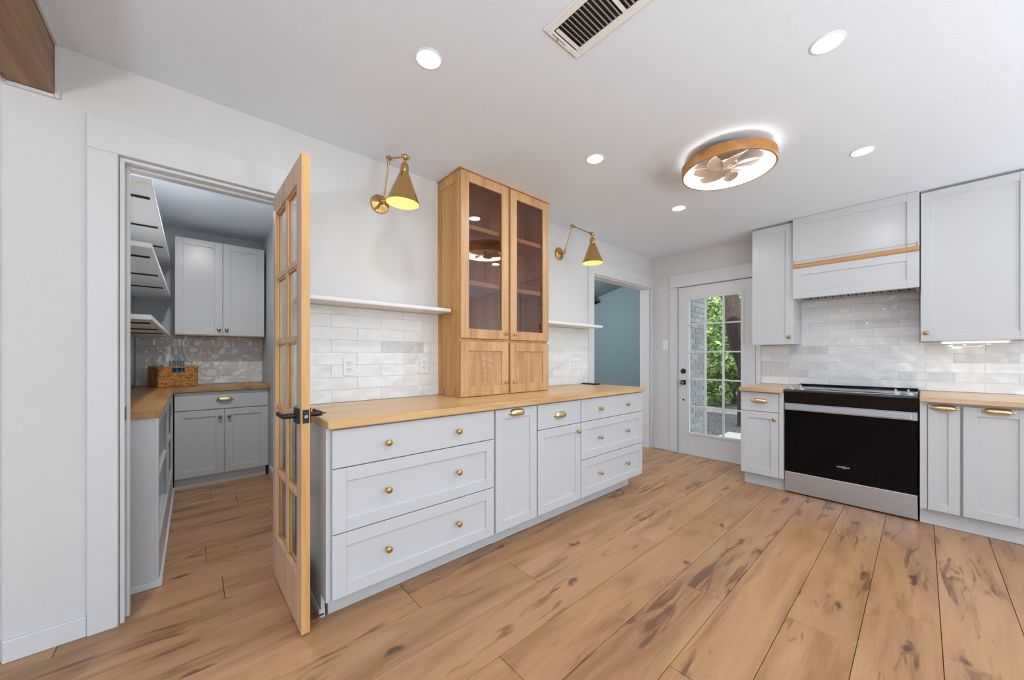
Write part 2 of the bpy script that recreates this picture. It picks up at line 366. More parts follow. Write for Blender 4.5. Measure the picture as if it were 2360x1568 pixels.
trim(4, [(PX0-.003, PX0+.014, 0, WT+.01, 0, PZ-.014), (PX1-.014, PX1+.003, 0, WT+.01, 0, PZ-.014), (PX0-.003, PX1+.003, 0, WT+.01, PZ-.014, PZ)], 'white jamb lining the opening to the blue room')
trim(5, [(X0-T, X0, DY1+.004, -.236, 0, DZ), (X0-T, X0, -1.226, DY0-.004, 0, DZ), (X0-T-.002, X0, -1.226, -.236, DZ+.004, 2.223)], 'flat white casing around the exterior door')
def baseboard(side, boxes, label):
    t = B()
    for q in boxes: box(t, *q, .003)
    struct('baseboard_'+side, t, M_trim, label, 'baseboard')
baseboard('left', [(-.557, -.341, -.014, 0, 0, .086)], 'short white baseboard left of the pantry doorway')
baseboard('left_recess', [(-3.2, -.56, .006, .02, 0, .086)], 'white baseboard at the far left edge')
baseboard('right', [(X0-.014, X0, -.235, -.019, 0, .078)], 'short white baseboard between blue-room opening and exterior door')
baseboard('pantry_right', [(.571, .585, WT, 1.99, 0, .10)], 'pantry baseboard along the blue-grey side wall')

# ---- tiles
tile_cache = {}
TZ = .0765
def tile_field(parent, fr, l0, l1, z0, z1, ph, skips=(), th=.007, row0=.915):
    """ph: lateral position of a joint in row 0"""
    bm = B(); fr.box(bm, l0, l1, 0, .0062, z0, z1); part('grout', bm, M_grout, parent)
    ax = 'x' if abs(fr.a.x) > .5 else 'y'
    r = 0; LT = .305
    while row0 + r*TZ < z1 - .004:
        za = row0 + r*TZ; zb = min(za+TZ, z1)
        if zb <= z0 + .002: r += 1; continue
        za_ = max(za, z0)
        s = ph + (LT/2 if r % 2 else 0); s -= math.ceil((s-l0)/LT+1)*LT
        while s < l1:
            a, c = max(s, l0), min(s+LT, l1); s += LT
            if c-a < .012: continue
            if any(a >= k0-.02 and c <= k1+.02 for k0, k1 in skips): continue
            key = (ax, round(c-a, 3), round(zb-za_, 3))
            if key not in tile_cache:
                t = B(); hl, hz = (c-a)/2-.0008, (zb-za_)/2-.0008
                if ax == 'x': box(t, -hl, hl, -th/2, th/2, -hz, hz, .0012)
                else: box(t, -th/2, th/2, -hl, hl, -hz, hz, .0016)
                me = bpy.data.meshes.new('tile'); t.to_mesh(me); t.free(); me.materials.append(M_tile); tile_cache[key] = me
            p = fr.p((a+c)/2, th/2+.001+random.uniform(-.0006, .0006), (za_+zb)/2)
            tl, tz = random.gauss(0, .0045), random.gauss(0, .0025)
            inst('tile', tile_cache[key], parent, p, (tl, 0, tz) if ax == 'x' else (0, tl, tz))
        r += 1
FL = Fr((0, 0, 0), (1, 0, 0), (0, -1, 0))          # left wall front
FR_ = Fr((X0, 0, 0), (0, 1, 0), (-1, 0, 0))        # right wall front
tile_field(wall_left, FL, .432, 1.358, .915, 1.503, .931)
tile_field(wall_left, FL, 2.236, 3.162, .915, 1.488, .931)
tile_field(wall_right, FR_, -3.0, -1.228, .915, 1.2975, -1.772)
tile_field(wall_right, FR_, -1.5655, -1.228, 1.2977, 1.314, -1.772)
tile_field(wall_right, FR_, -2.353, -1.566, 1.2977, 1.742, -1.772)
tile_field(wall_right, FR_, -3.0, -2.3535, 1.2977, 1.314, -1.772)
tile_field(pwb, Fr((0, 2.57, 0), (1, 0, 0), (0, -1, 0)), -.411, .584, .915, 1.408, .16)
tile_field(pwl, Fr((-.42, 0, 0), (0, 1, 0), (1, 0, 0)), .24, 2.56, .915, 1.408, .5)

# ------------------------------------------------------------------ cabinet kit
def knob_mesh(name, mat, s=1.0):
    bm = B()
    prof = [(0, 0), (.0085, 0), (.0085, .002), (.0055, .004), (.005, .013), (.008, .0155), (.0135, .018), (.0158, .0225), (.0150, .027), (.010, .0305), (0, .0315)]
    lathe(bm, [(r*s, z*s) for r, z in prof], 20)
    me = bpy.data.meshes.new(name); bm.to_mesh(me); bm.free(); me.shade_smooth(); me.materials.append(mat); return me
K_brass = knob_mesh('knob', M_brass); K_nick = knob_mesh('knob_nickel', M_nickel); K_small = knob_mesh('knob_small', M_brass, .78); K_bronze = knob_mesh('knob_bronze', M_bronze, 1.0)
def cup_mesh(w, h=.028, proj=.026, mat=M_brass2):
    """bin pull: hooded shell, open below, with two screw ears; local x lateral, -y outward"""
    bm = B(); nu, nv = 20, 9
    for sc, flip in ((1.0, 0),):
        grid = []
        for i in range(nu+1):
            s = -1 + 2*i/nu; k = max(0.0, 1-abs(s)**5)**.5
            row = []
            for j in range(nv+1):
                th = math.radians(-5) + math.radians(140)*j/nv
                row.append(bm.verts.new((s*w/2*sc, -proj*sc*k*math.sin(max(0, th)) - .0005, h*.55*sc*k*math.cos(th))))
            grid.append(row)
        for i in range(nu):
            for j in range(nv):
                q = [grid[i][j], grid[i+1][j], grid[i+1][j+1], grid[i][j+1]]
                bm.faces.new(q[::-1] if flip else q)
    for sx in (-1, 1):
        lathe(bm, [(0, 0), (.009, 0), (.009, .003), (0, .0035)], 12, along((sx*w*.5, 0, -.001), (0, -1, 0)))
    bmesh.ops.remove_doubles(bm, verts=bm.verts, dist=.00005)
    me = bpy.data.meshes.new('cup_pull'); bm.to_mesh(me); bm.free(); me.shade_smooth(); me.materials.append(mat); return me
CUP = cup_mesh(.122, .046, .026); CUP2 = cup_mesh(.116, .042, .028)
def nrot(fr):      # rotation taking local -y to the front's normal
    return math.atan2(fr.n.x, -fr.n.y)
def krot(fr):      # knob meshes point along local z
    return fr.n.to_track_quat('Z', 'Y').to_euler()
def front(kind, parent, fr, l0, l1, z0, z1, mat, knobs=(), cup=None, slab=False, st=.06, sb=None, km=None, cm=None, th=.02, pane=None, pmat=None):
    """a door or drawer front; shaker frame with a set-in panel, or a slab"""
    bm = B(); bv = .0016; sb = sb or st
    if slab: fr.box(bm, l0, l1, -th+.0005, 0, z0, z1, bv)
    else:
        fr.box(bm, l0, l0+st, -th, 0, z0, z1, bv); fr.box(bm, l1-st, l1, -th, 0, z0, z1, bv)
        fr.box(bm, l0+st, l1-st, -th, -.0002, z1-st, z1, bv); fr.box(bm, l0+st, l1-st, -th, -.0002, z0, z0+sb, bv)
    f = part(kind, bm, mat, parent)
    if not slab:
        bm = B()
        if pane: fr.box(bm, l0+st, l1-st, -.014, -.010, z0+st, z1-st); part('pane', bm, pane, f)
        else: fr.box(bm, l0+st-.002, l1-st+.002, -.0165, -.009, z0+sb-.002, z1-st+.002); part('panel', bm, pmat or mat, f)
    for l, z in knobs: inst('knob', km or K_brass, f, fr.p(l, 0, z), krot(fr))
    if cup: inst('cup_pull', cm or CUP, f, fr.p(cup[0], 0, cup[1]), (0, 0, nrot(fr)))
    return f
def carcass(parent, fr, l0, l1, depth, z0, z1, mat, toe=None, toe_in=.09, shelfmat=None):
    depth -= .012
    bm = B(); fr.box(bm, l0, l1, -depth, -.0215, z0, z1, .001); part('cabinet_body', bm, mat, parent)
    if toe:
        bm = B(); fr.box(bm, l0+toe[0], l1-toe[1], -depth, -toe_in, 0, z0-.0005); part('toe_kick', bm, mat, parent)
FC = Fr((0, -.652, 0), (1, 0, 0), (0, -1, 0))
G1 = 'grey base cabinets under the long maple worktop'
Zt, Zb = .867, .116
# 1 wide drawer unit
t = thing('base_cabinet', (.91, -.63, 0), 'wide grey base cabinet with three full-width drawers beside the pantry door', 'cabinet', G1)
carcass(t, FC, .456, 1.374, .652, Zb, .8755, M_cab, toe=(.012, 0), toe_in=.105)
for z0, z1, sl, kz in ((.697, Zt, True, .779), (.405, .692, False, .551), (Zb, .400, False, .265)):
    front('drawer', t, FC, .459, 1.367, z0, z1, M_cab, [(.707, kz), (1.107, kz)], slab=sl)
bm = B(); box(bm, .438, .4555, -.632, -.001, .105, .8755, .001); box(bm, .438, .4555, -.547, -.001, 0, .105, .001); part('end_panel', bm, M_cab, t)
bm = B(); box(bm, .430, .4375, -.553, -.03, 0, .04, .003); box(bm, .4376, .455, -.553, -.5475, 0, .04, .002); part('shoe_moulding', bm, M_trim, t)
# 2 pull-out
t = thing('base_cabinet', (1.555, -.63, 0), 'narrow grey base cabinet with one tall pull-out front and cup pull', 'cabinet', G1)
carcass(t, FC, 1.3745, 1.7405, .652, Zb, .8755, M_cab, toe=(0, 0), toe_in=.105)
front('pull_out_front', t, FC, 1.3825, 1.7345, Zb, Zt, M_cab, cup=(1.553, .838))
# 3 drawer over door
t = thing('base_cabinet', (1.98, -.63, 0), 'grey base cabinet with one cup-pull drawer above a single door', 'cabinet', G1)
carcass(t, FC, 1.741, 2.2115, .652, Zb, .8755, M_cab, toe=(0, 0), toe_in=.105)
front('drawer', t, FC, 1.747, 2.2075, .697, Zt, M_cab, slab=True, cup=(1.969, .779))
front('door', t, FC, 1.747, 2.2075, Zb, .692, M_cab, [(2.168, .634)])
# 4 three drawers right
t = thing('base_cabinet', (2.67, -.63, 0), 'grey three-drawer base cabinet at the far end by the blue-room opening', 'cabinet', G1)
carcass(t, FC, 2.212, 3.126, .652, Zb, .8755, M_cab, toe=(0, .07), toe_in=.105)
for z0, z1, sl, kz in ((.697, Zt, True, .780), (.405, .692, False, .549), (Zb, .400, False, .264)):
    front('drawer', t, FC, 2.2165, 3.122, z0, z1, M_cab, [(2.452, kz), (2.855, kz)], slab=sl)
# worktop
bm = B(); box(bm, .435, 3.14, -.677, -.0095, .8765, .914, .004)
tag(part('worktop', bm, M_butcher, smooth=40), 'long maple worktop on the grey base cabinets, carrying the oak hutch', 'worktop')

# ------------------------------------------------------------------ oak hutch
HX0, HX1, HY = 1.360, 2.231, -.301
t = thing('display_cabinet', (1.795, -.15, .914), 'tall oak display cabinet with two glass doors standing on the long worktop', 'cabinet')
HF = Fr((0, HY, 0), (1, 0, 0), (0, -1, 0)); HZ0, HZ1 = .9145, 2.474
bm = B()
box(bm, HX0+.0012, HX0+.014, HY+.021, -.0015, HZ0, HZ1)                                # side sheets
box(bm, HX1-.016, HX1, HY+.021, -.0015, HZ0, HZ1)
box(bm, HX0+.014, HX1-.016, -.016, -.0015, HZ0, HZ1)
box(bm, HX0+.014, HX1-.016, HY+.021, -.016, HZ0, HZ0+.02); box(bm, HX0+.014, HX1-.016, HY+.021, -.016, HZ1-.02, HZ1)
box(bm, HX0+.014, HX1-.016, HY+.021, -.016, 1.303, 1.323)
part('cabinet_body', bm, M_oakside, t)
bm = B(); xs = HX0-.005
box(bm, xs, HX0+.001, HY+.0215, HY+.066, HZ0, HZ1, .001); box(bm, xs, HX0+.001, -.040, -.0015, HZ0, HZ1, .001)
box(bm, xs+.0003, HX0+.001, HY+.066, -.040, HZ0, HZ0+.062, .001); box(bm, xs+.0003, HX0+.001, HY+.066, -.040, HZ1-.07, HZ1, .001)
part('side_frame', bm, M_oakside, t)
bm = B(); box(bm, 1.79, 1.803, HY+.0205, -.017, HZ0+.02, 1.303); box(bm, 1.786, 1.806, HY+.0215, HY+.045, 1.323, HZ1-.02); part('centre_stile', bm, M_oak, t)
for z in (2.095, 1.700):
    for a, c in ((HX0+.0145, 1.7855), (1.8065, HX1-.0165)):
        bm = B(); box(bm, a, c, HY+.03, -.0165, z, z+.031, .001); part('shelf', bm, M_oakx, t)
for a, c, kn in ((HX0+.002, 1.789, 1.756), (1.807, HX1-.002, 1.842)):
    front('glass_door', t, HF, a, c, 1.324, HZ1-.002, M_oak, [(kn, 1.365)], st=.066, km=K_small, pane=M_glass2)
    front('door', t, HF, a, c, HZ0+.004, 1.302, M_oak, [(kn, 1.002)], st=.066, km=K_small, pmat=M_oakp)
bm = B(); box(bm, HX0-.012, HX1+.003, HY-.006, -.0015, HZ1+.0005, ZC-.0005); part('top_moulding', bm, M_oakside, t)

# ------------------------------------------------------------------ floating shelves
def wall_shelf(x0, x1, z0, z1, label):
    bm = B(); box(bm, x0, x1, -.2, -.0005, z0, z1)
    es = [e_ for e_ in bm.edges if all(abs(v.co.y+.2) < 1e-4 for v in e_.verts)] 
    bmesh.ops.bevel(bm, geom=es, offset=.008, segments=4, affect='EDGES', profile=.5)
    tag(part('floating_shelf', bm, M_shelf, smooth=30), label, 'shelf', 'white floating shelves above the tiled backsplash')
wall_shelf(.432, 1.352, 1.504, 1.530, 'white floating shelf under the near brass sconce, left of the oak hutch')
wall_shelf(2.236, 3.152, 1.489, 1.518, 'white floating shelf under the far brass sconce, right of the oak hutch')

# ------------------------------------------------------------------ sconces
def sconce(hub, elbow, joint, rim, label):
    t = thing('wall_sconce', (hub[0], 0, hub[2]), label, 'lamp', 'swing-arm brass wall sconces')
    hub, elbow, joint, rim = map(Vector, (hub, elbow, joint, rim))
    bm = B(); lathe(bm, [(.062, 0), (.062, .006), (.058, .012), (.03, .021), (.014, .026), (0, .027)], 40, along((hub.x, -.0005, hub.z), (0, -1, 0)))
    bp_ = part('backplate', bm, M_brass, t, smooth=35)
    bm = B(); tube(bm, (hub.x, -.02, hub.z), hub, .010, 18); ball(bm, hub, .017)
    tube(bm, hub+Vector((-.022, 0, 0)), hub+Vector((.022, 0, 0)), .009); part('hub', bm, M_brass, t, smooth=40)
    d1 = (elbow-hub).normalized(); d2 = (joint-elbow).normalized()
    bm = B(); tube(bm, hub+d1*.01, elbow-d1*.012, .0048); tube(bm, elbow-d1*.04, elbow-d1*.006, .0078); tube(bm, hub+d1*.01, hub+d1*.03, .0078)
    part('lower_arm', bm, M_bronze, t, smooth=40)
    bm = B(); tube(bm, elbow+d2*.012, joint-d2*.014, .0048); tube(bm, elbow+d2*.006, elbow+d2*.036, .0078); tube(bm, joint-d2*.036, joint-d2*.006, .0078)
    part('upper_arm', bm, M_bronze, t, smooth=40)
    bm = B()
    ball(bm, elbow, .016); tube(bm, elbow+Vector((-.020, 0, 0)), elbow+Vector((.020, 0, 0)), .010)
    part('knuckle_joint', bm, M_brass, t, smooth=40); bm = B()
    ball(bm, joint, .018); tube(bm, joint+Vector((-.022, 0, 0)), joint+Vector((.022, 0, 0)), .011); ball(bm, joint+Vector((.026, 0, .004)), .007)
    part('knuckle_joint', bm, M_brass, t, smooth=40)
    # shade
    H = joint.z - rim.z; ax = Vector((joint.x-rim.x, joint.y-rim.y, H)).normalized(); M = along(rim, ax); H = (joint-rim).length
    R = .095; hc = H*.665; rn = .0235
    bm = B(); lathe(bm, [(R, 0), (R+.0015, .0015), (R, .004), (rn+.002, hc), (rn, hc+.003), (rn, hc+.038), (rn-.003, hc+.046), (.012, hc+.058), (.008, hc+.062), (.008, hc+.07), (.011, hc+.073), (.007, hc+.078), (.0065, H-.012)], 40, M)
    sh = part('shade', bm, M_brass, t, smooth=30)
    bm = B(); lathe(bm, [(R-.0012, .0008), (rn-.001, hc-.002), (0, hc-.002)], 40, M); part('shade_lining', bm, M_cream, sh, smooth=30)
    for sgn in (-1, 1):
        bm = B(); c = M @ Vector((sgn*(rn+.005), 0, hc+.0)); tube(bm, M @ Vector((sgn*rn, 0, hc-.004)), M @ Vector((sgn*(rn+.014), 0, hc-.006)), .005); ball(bm, M @ Vector((sgn*(rn+.017), 0, hc-.006)), .0065)
        part('thumb_screw', bm, M_bronze, sh, smooth=40)
    bm = B(); ball(bm, M @ Vector((0, 0, hc*.50)), .024); tube(bm, M @ Vector((0, 0, hc*.6)), M @ Vector((0, 0, hc-.004)), .013); part('bulb', bm, M_bulb, t, smooth=60)
sconce((.922, -.070, 2.2), (.922, -.157, 2.440), (.922, -.384, 2.353), (.913, -.372, 2.083), 'brass swing-arm sconce over the left shelf, left of the oak hutch')
sconce((2.702, -.070, 2.21), (2.702, -.170, 2.438), (2.702, -.398, 2.304), (2.706, -.400, 2.040), 'brass swing-arm sconce right of the oak hutch, arm reaching toward the opening')

# ------------------------------------------------------------------ outlets and switches
def plate(fr, l, z, kind, label, mat=None, w_=.07, h_=.115, d=.008, grp=None):
    t = thing(kind, fr.p(l, 0, z), label, 'switch' if 'switch' in kind else 'outlet', grp)
    bm = B(); fr.box(bm, l-w_/2, l+w_/2, d, d+.006, z-h_/2, z+h_/2, .002); part('cover_plate', bm, mat or M_plate, t)
    if kind == 'power_outlet':
        for s in (-1, 1):
            bm = B(); fr.box(bm, l-.017, l+.017, d+.0062, d+.0085, z+s*.020-.0145, z+s*.020+.0145, .003); r = part('receptacle', bm, M_plate, t)
            bm = B()
            for q in (-1, 1): fr.box(bm, l+q*.007-.0012, l+q*.007+.0012, d+.0086, d+.0089, z+s*.020-.001, z+s*.020+.009)
            fr.box(bm, l-.0025, l+.0025, d+.0086, d+.0089, z+s*.020-.010, z+s*.020-.006); part('slots', bm, M_gap, r)
    elif kind == 'wide_outlet_plate':
        for q in (-.024, .024):
            for s in (-1, 1):
                bm = B(); fr.box(bm, l+q-.0155, l+q+.0155, d+.0062, d+.0085, z+s*.018-.014, z+s*.018+.014, .003); r = part('receptacle', bm, M_plate, t)
                bm = B(); fr.box(bm, l+q-.007, l+q-.005, d+.0086, d+.0089, z+s*.018-.003, z+s*.018+.007); fr.box(bm, l+q+.005, l+q+.007, d+.0086, d+.0089, z+s*.018-.003, z+s*.018+.007); part('slots', bm, M_gap, r)
    else:
        bm = B(); fr.box(bm, l-.005, l+.005, d+.0062, d+.014, z-.004, z+.012, .001); part('toggle', bm, M_plate, t)
    return t
plate(FL, .727, 1.133, 'power_outlet', 'white power outlet in the backsplash nearest the pantry door', grp='backsplash outlets')
plate(FL, 1.238, 1.134, 'power_outlet', 'white power outlet in the backsplash just left of the oak hutch', grp='backsplash outlets')
plate(FL, 2.958, 1.127, 'wide_outlet_plate', 'wide white double outlet in the backsplash right of the oak hutch', w_=.118)
plate(FR_, -.178, 1.347, 'light_switch', 'white toggle light switch beside the exterior door casing', d=.0005)
plate(Fr((0, 2.57, 0), (1, 0, 0), (0, -1, 0)), .032, 1.172, 'power_outlet', 'grey-shaded outlet on the pantry back wall above the basket', grp='backsplash outlets')
bm = B(); box(bm, 3.02, 3.10, -.21, -.03, .9145, .926, .004)
tag(part('phone_tray', bm, M_bplast, smooth=40), 'flat black tray lying at the far end of the long worktop', 'tray')

# ------------------------------------------------------------------ range wall cabinets
RX = 3.894; FRC = Fr((RX, 0, 0), (0, 1, 0), (-1, 0, 0))
def depthR(x): return X0 - x
t = thing('base_cabinet', (4.2, -1.39, 0), 'narrow grey base cabinet with drawer over door left of the range', 'cabinet', 'grey base cabinets on the range wall')
carcass(t, FRC, -1.5575, -1.2295, X0-RX-.001, Zb, .8755, M_cab, toe=(0, .012), toe_in=.075)
front('drawer', t, FRC, -1.524, -1.2315, .697, Zt, M_cab, slab=True, cup=(-1.381, .792), cm=CUP2)
front('door', t, FRC, -1.524, -1.2315, Zb, .692, M_cab, [(-1.496, .634)])
bm = B(); FRC.box(bm, -1.5575, -1.528, -.0215, -.006, Zb, .8755); part('filler_strip', bm, M_cab, t)
t = thing('base_cabinet', (4.2, -2.45, 0), 'slim grey pull-out base cabinet immediately right of the range', 'cabinet', 'grey base cabinets on the range wall')
carcass(t, FRC, -2.5425, -2.356, X0-RX-.001, Zb, .8755, M_cab, toe=(0, 0), toe_in=.06)
front('pull_out_front', t, FRC, -2.536, -2.394, Zb, Zt-.01, M_cab, cup=(-2.466, .838), cm=CUP2, st=.05)
bm = B(); FRC.box(bm, -2.390, -2.357, -.0215, -.006, Zb, .8755); part('filler_strip', bm, M_cab, t)
t = thing('base_cabinet', (4.2, -2.69, 0), 'grey pull-out base cabinet at the right edge of the range wall', 'cabinet', 'grey base cabinets on the range wall')
carcass(t, FRC, -2.838, -2.543, X0-RX-.001, Zb, .8755, M_cab, toe=(0, 0), toe_in=.06)
front('pull_out_front', t, FRC, -2.832, -2.55, Zb, Zt-.01, M_cab, cup=(-2.691, .838), cm=CUP2)
bm = B(); box(bm, RX+.047, RX+.0595, -2.838, -2.356, 0, .02, .003); part('shoe_moulding', bm, M_cab, t)
for y0, y1, lab in ((-1.558, -1.226, 'short maple worktop left of the range'), (-2.85, -2.355, 'maple worktop right of the range')):
    bm = B(); box(bm, 3.848, X0-.009, y0, y1, .8765, .914, .004); tag(part('worktop', bm, M_butcher_y, smooth=40), lab, 'worktop', 'worktops on the range wall')
# uppers
UX = 4.237; FU = Fr((UX, 0, 0), (0, 1, 0), (-1, 0, 0)); UB = 1.315; UT = 2.461
def upper(name, l0, l1, kn, label, zt=UT):
    t = thing('wall_cabinet', (4.4, (l0+l1)/2, UB), label, 'cabinet', 'tall grey wall cabinets on the range wall')
    bm = B(); FU.box(bm, l0, l1, -(X0-UX-.001), -.0215, UB+.002, zt+.004, .001); part('cabinet_body', bm, M_cab, t)
    front('door', t, FU, l0+.002, l1-.002, UB, zt, M_cab, [kn], km=K_bronze)
    bm = B(); FU.box(bm, l0, l1, -.03, -.0215, zt+.0045, ZC-.001); part('top_gap_shade', bm, M_gapshade, t)  # strip painted darker as the shade between cabinet and ceiling
    return t
upper('l', -1.5655, -1.230, (-1.536, 1.384), 'narrow grey wall cabinet between exterior door and range hood')
upper('r', -2.872, -2.3585, (-2.386, 1.378), 'wide grey wall cabinet right of the range hood')
# light bar under right upper
t = thing('under_cabinet_light', (4.38, -2.62, 1.30), 'slim glowing light bar under the right wall cabinet', 'lamp')
bm = B(); box(bm, 4.262, 4.296, -2.775, -2.462, 1.304, 1.3165, .002); part('housing', bm, M_plate, t)
bm = B(); box(bm, 4.264, 4.294, -2.77, -2.467, 1.296, 1.3035, .003); part('diffuser', bm, M_bar, t)
# hood
HXF = 4.205; FH = Fr((HXF, 0, 0), (0, 1, 0), (-1, 0, 0)); h0, h1 = -2.3535, -1.5665
t = thing('range_hood', (4.4, -1.96, 1.732), 'grey panelled range hood cover with a wooden rail above the range', 'hood')
bm = B()
FH.box(bm, h0, h1, -.0215-.0, -(X0-HXF-.001), 1.78, ZC-.001)
FH.box(bm, h0, h0+.018, -.0215, -(X0-HXF-.001), 1.735, 1.7795); FH.box(bm, h1-.018, h1, -.0215, -(X0-HXF-.001), 1.735, 1.7795)
FH.box(bm, h0+.018, h1-.018, -.0215, -.045, 1.735, 1.7795)
part('hood_box', bm, M_cab, t)
front('upper_panel', t, FH, h0, h1, 2.0545, ZC-.002, M_cab, th=.02, st=.066, sb=.004)
front('lower_panel', t, FH, h0, h1, 1.735, 2.015, M_cab, th=.02, st=.066)
bm = B(); FH.box(bm, h0+.001, h1-.001, -.0215, .014, 2.0155, 2.054); es = [e_ for e_ in bm.edges if all(v.co.x < HXF-.013 for v in e_.verts)]
bmesh.ops.bevel(bm, geom=es, offset=.007, segments=3, affect='EDGES'); part('wooden_rail', bm, M_rail, t)
bm = B()
for l in (h0+.012, h1-.012): tube(bm, FH.p(l, .007, 2.054), FH.p(l, .007, 2.082), .0022, 8); ball(bm, FH.p(l, 0.007, 2.084), .0036, 8)
tube(bm, FH.p(h0+.012, .007, 2.077), FH.p(h1-.012, .007, 2.077), .0011, 6); part('gallery_rail', bm, M_bronze, t, smooth=40)
ins = thing('hood_insert', (4.4, -1.96, 1.745), 'steel extractor insert with slotted filters under the hood', 'hood')
bm = B(); box(bm, 4.252, 4.55, h0+.02, h1-.02, 1.762, 1.7795, .002); part('steel_tray', bm, M_steel, ins)
for i in range(26):
    y = h0+.06 + i*(h1-h0-.12)/25
    bm = B(); box(bm, 4.40, 4.545, y-.004, y+.004, 1.756, 1.7615, .001); part('filter_slat', bm, M_nickel if i % 2 else M_gap, ins)

# ------------------------------------------------------------------ range
OXF = 3.930; y0r, y1r = -2.3465, -1.5625; FO = Fr((OXF, 0, 0), (0, 1, 0), (-1, 0, 0))
t = thing('range', (4.2, -1.955, 0), 'slide-in electric range with black glass door and stainless drawer', 'stove')
bm = B(); box(bm, OXF+.032, X0-.012, y0r+.004, y1r-.004, .02, .898); part('range_body', bm, M_bplast, t)
bm = B(); box(bm, OXF+.05, X0-.05, y0r+.02, y1r-.02, 0, .0195); part('plinth', bm, M_gap, t)
bm = B(); FO.box(bm, y0r, y1r, -.031, 0, .012, .187, .003); part('storage_drawer', bm, M_steel, t)
dr = B(); FO.box(dr, y0r, y1r, -.031, 0, .190, .728, .003); dr = part('oven_door', dr, M_oglass, t)
bm = B(); FO.box(bm, y0r, y1r, -.031, .001, .7285, .789, .002); part('door_band', bm, M_steel, dr)
bm = B(); FO.box(bm, y0r+.03, y1r-.03, .030, .042, .740, .781, .003)
for l in (y0r+.05, y1r-.05): FO.box(bm, l-.012, l+.012, .0012, .031, .748, .774)
part('handle', bm, M_steel, dr)
# logo lettering
cu = bpy.data.curves.new('lettering', 'FONT'); cu.body = 'whirlpool'; cu.size = .024; cu.extrude = .0004; cu.align_x = 'CENTER'
tmp = bpy.data.objects.new('lettering_src', cu); COL.objects.link(tmp)
bpy.context.view_layer.update()
me = bpy.data.meshes.new_from_object(tmp.evaluated_get(bpy.context.evaluated_depsgraph_get())); bpy.data.objects.remove(tmp)
me.materials.clear(); me.materials.append(M_logo)
xs_ = [v.co.x for v in me.vertices]; sc = .078/(max(xs_)-min(xs_)); me.transform(Matrix.Diagonal((sc, .95, 1, 1)))
me.name = 'lettering'
inst('lettering', me, dr, (OXF-.0012, -1.945, .296), (PI/2, 0, -PI/2))
bm = B(); M = Matrix.Translation((OXF-.0012, -1.949, .303)) @ Matrix.Rotation(PI/2, 4, 'Y') 
pts = [(.0155*math.cos(a), .0155*math.sin(a)) for a in [math.radians(40+i*14) for i in range(21)]]
prev = None
for i, (a_, b_) in enumerate(pts):
    r_ = .0009 * (0.4 + .9*math.sin(PI*i/20))
    cur = [bm.verts.new((OXF-.0013, -1.949 + a_*s_, .303 + b_*s_*.62)) for s_ in (1-.06, 1+.06)]
    if prev: bm.faces.new([prev[0], prev[1], cur[1], cur[0]])
    prev = cur
part('logo_ring', bm, M_logo, dr)
# control fascia: sloped black front
bm = B()
prof = [(OXF+.000, .7905), (OXF-.020, .893), (OXF-.016, .903), (OXF+.0, .908), (OXF+.075, .908), (OXF+.075, .7905)]
a = [bm.verts.new((x, y0r-.002, z)) for x, z in prof]; c = [bm.verts.new((x, y1r+.002, z)) for x, z in prof]
n = len(prof)
bm.faces.new(a); bm.faces.new(c[::-1])
for i in range(n): bm.faces.new([a[i], c[i], c[(i+1) % n], a[(i+1) % n]][::-1])
bmesh.ops.recalc_face_normals(bm, faces=bm.faces)
part('control_panel', bm, M_bplast, t, smooth=25)
bm = B(); box(bm, OXF+.004, OXF+.070, y0r+.004, y1r-.004, .9085, .912, .001); part('control_strip', bm, M_steel, t)
bm = B(); box(bm, OXF+.076, X0-.06, y0r, y1r, .899, .916, .003); part('cooktop_glass', bm, M_oglass, t)
bm = B(); box(bm, X0-.059, X0-.010, y0r, y1r, .899, .930, .004); part('rear_vent_rail', bm, M_bplast, t)
for y in (-1.605, -1.668, -2.235, -2.300):
    bm = B(); p = (OXF+.034, y, .9125); lathe(bm, [(0, 0), (.028, 0), (.028, .007), (.020, .012), (.018, .016), (0, .016)], 24, Matrix.Translation(p)); box(bm, p[0]-.014, p[0]+.014, y-.0055, y+.0055, .9285, .953, .002)
    part('knob', bm, M_steel, t, smooth=35)
for cx_, cy_, r_ in ((4.12, -1.76, .10), (4.12, -2.15, .12), (4.38, -1.76, .08), (4.38, -2.15, .09)):
    bm = B(); lathe(bm, [(r_, 0), (r_, .0004), (r_-.003, .0004), (r_-.003, 0)], 40, Matrix.Translation((cx_, cy_, .9161)), closed=True); part('burner_ring', bm, M_nickel, t)

# ------------------------------------------------------------------ doors
# pantry door, swung open into the kitchen
ang = math.atan2(-.9997, .0246)
d1 = thing('door_1', (.3285, -.024, 0), 'open unfinished wooden glazed door with black lever handle at the pantry doorway', 'door', None, 'structure', rotz=ang)
WL[d1.name] = Vector((0, 0, 0))
DW, DT, dz0, dz1 = .604, .034, .010, 2.060
gx0, gx1, gz0, gz1 = .060, .522, .237, 1.958
bm = B(); box(bm, 0, gx0, 0, DT, dz0, dz1, .001); box(bm, gx1, DW-.0012, 0, DT, dz0, dz1, .001); part('stile', bm, M_doorw, d1)
bm = B(); box(bm, gx0, gx1, .0003, DT-.0003, dz0, gz0, .001); box(bm, gx0, gx1, .0003, DT-.0003, gz1, dz1, .001); part('rail', bm, M_doorw, d1)
bm = B(); box(bm, DW-.0010, DW, .0005, DT-.0005, dz0, dz1); part('door_edge', bm, M_dooredge, d1)
mc = (gx0+gx1)/2; rows = [gz0 + (gz1-gz0)*i/5 for i in range(6)]
bm = B(); box(bm, mc-.011, mc+.011, .004, DT-.004, gz0, gz1, .002); part('muntin', bm, M_doorw, d1)
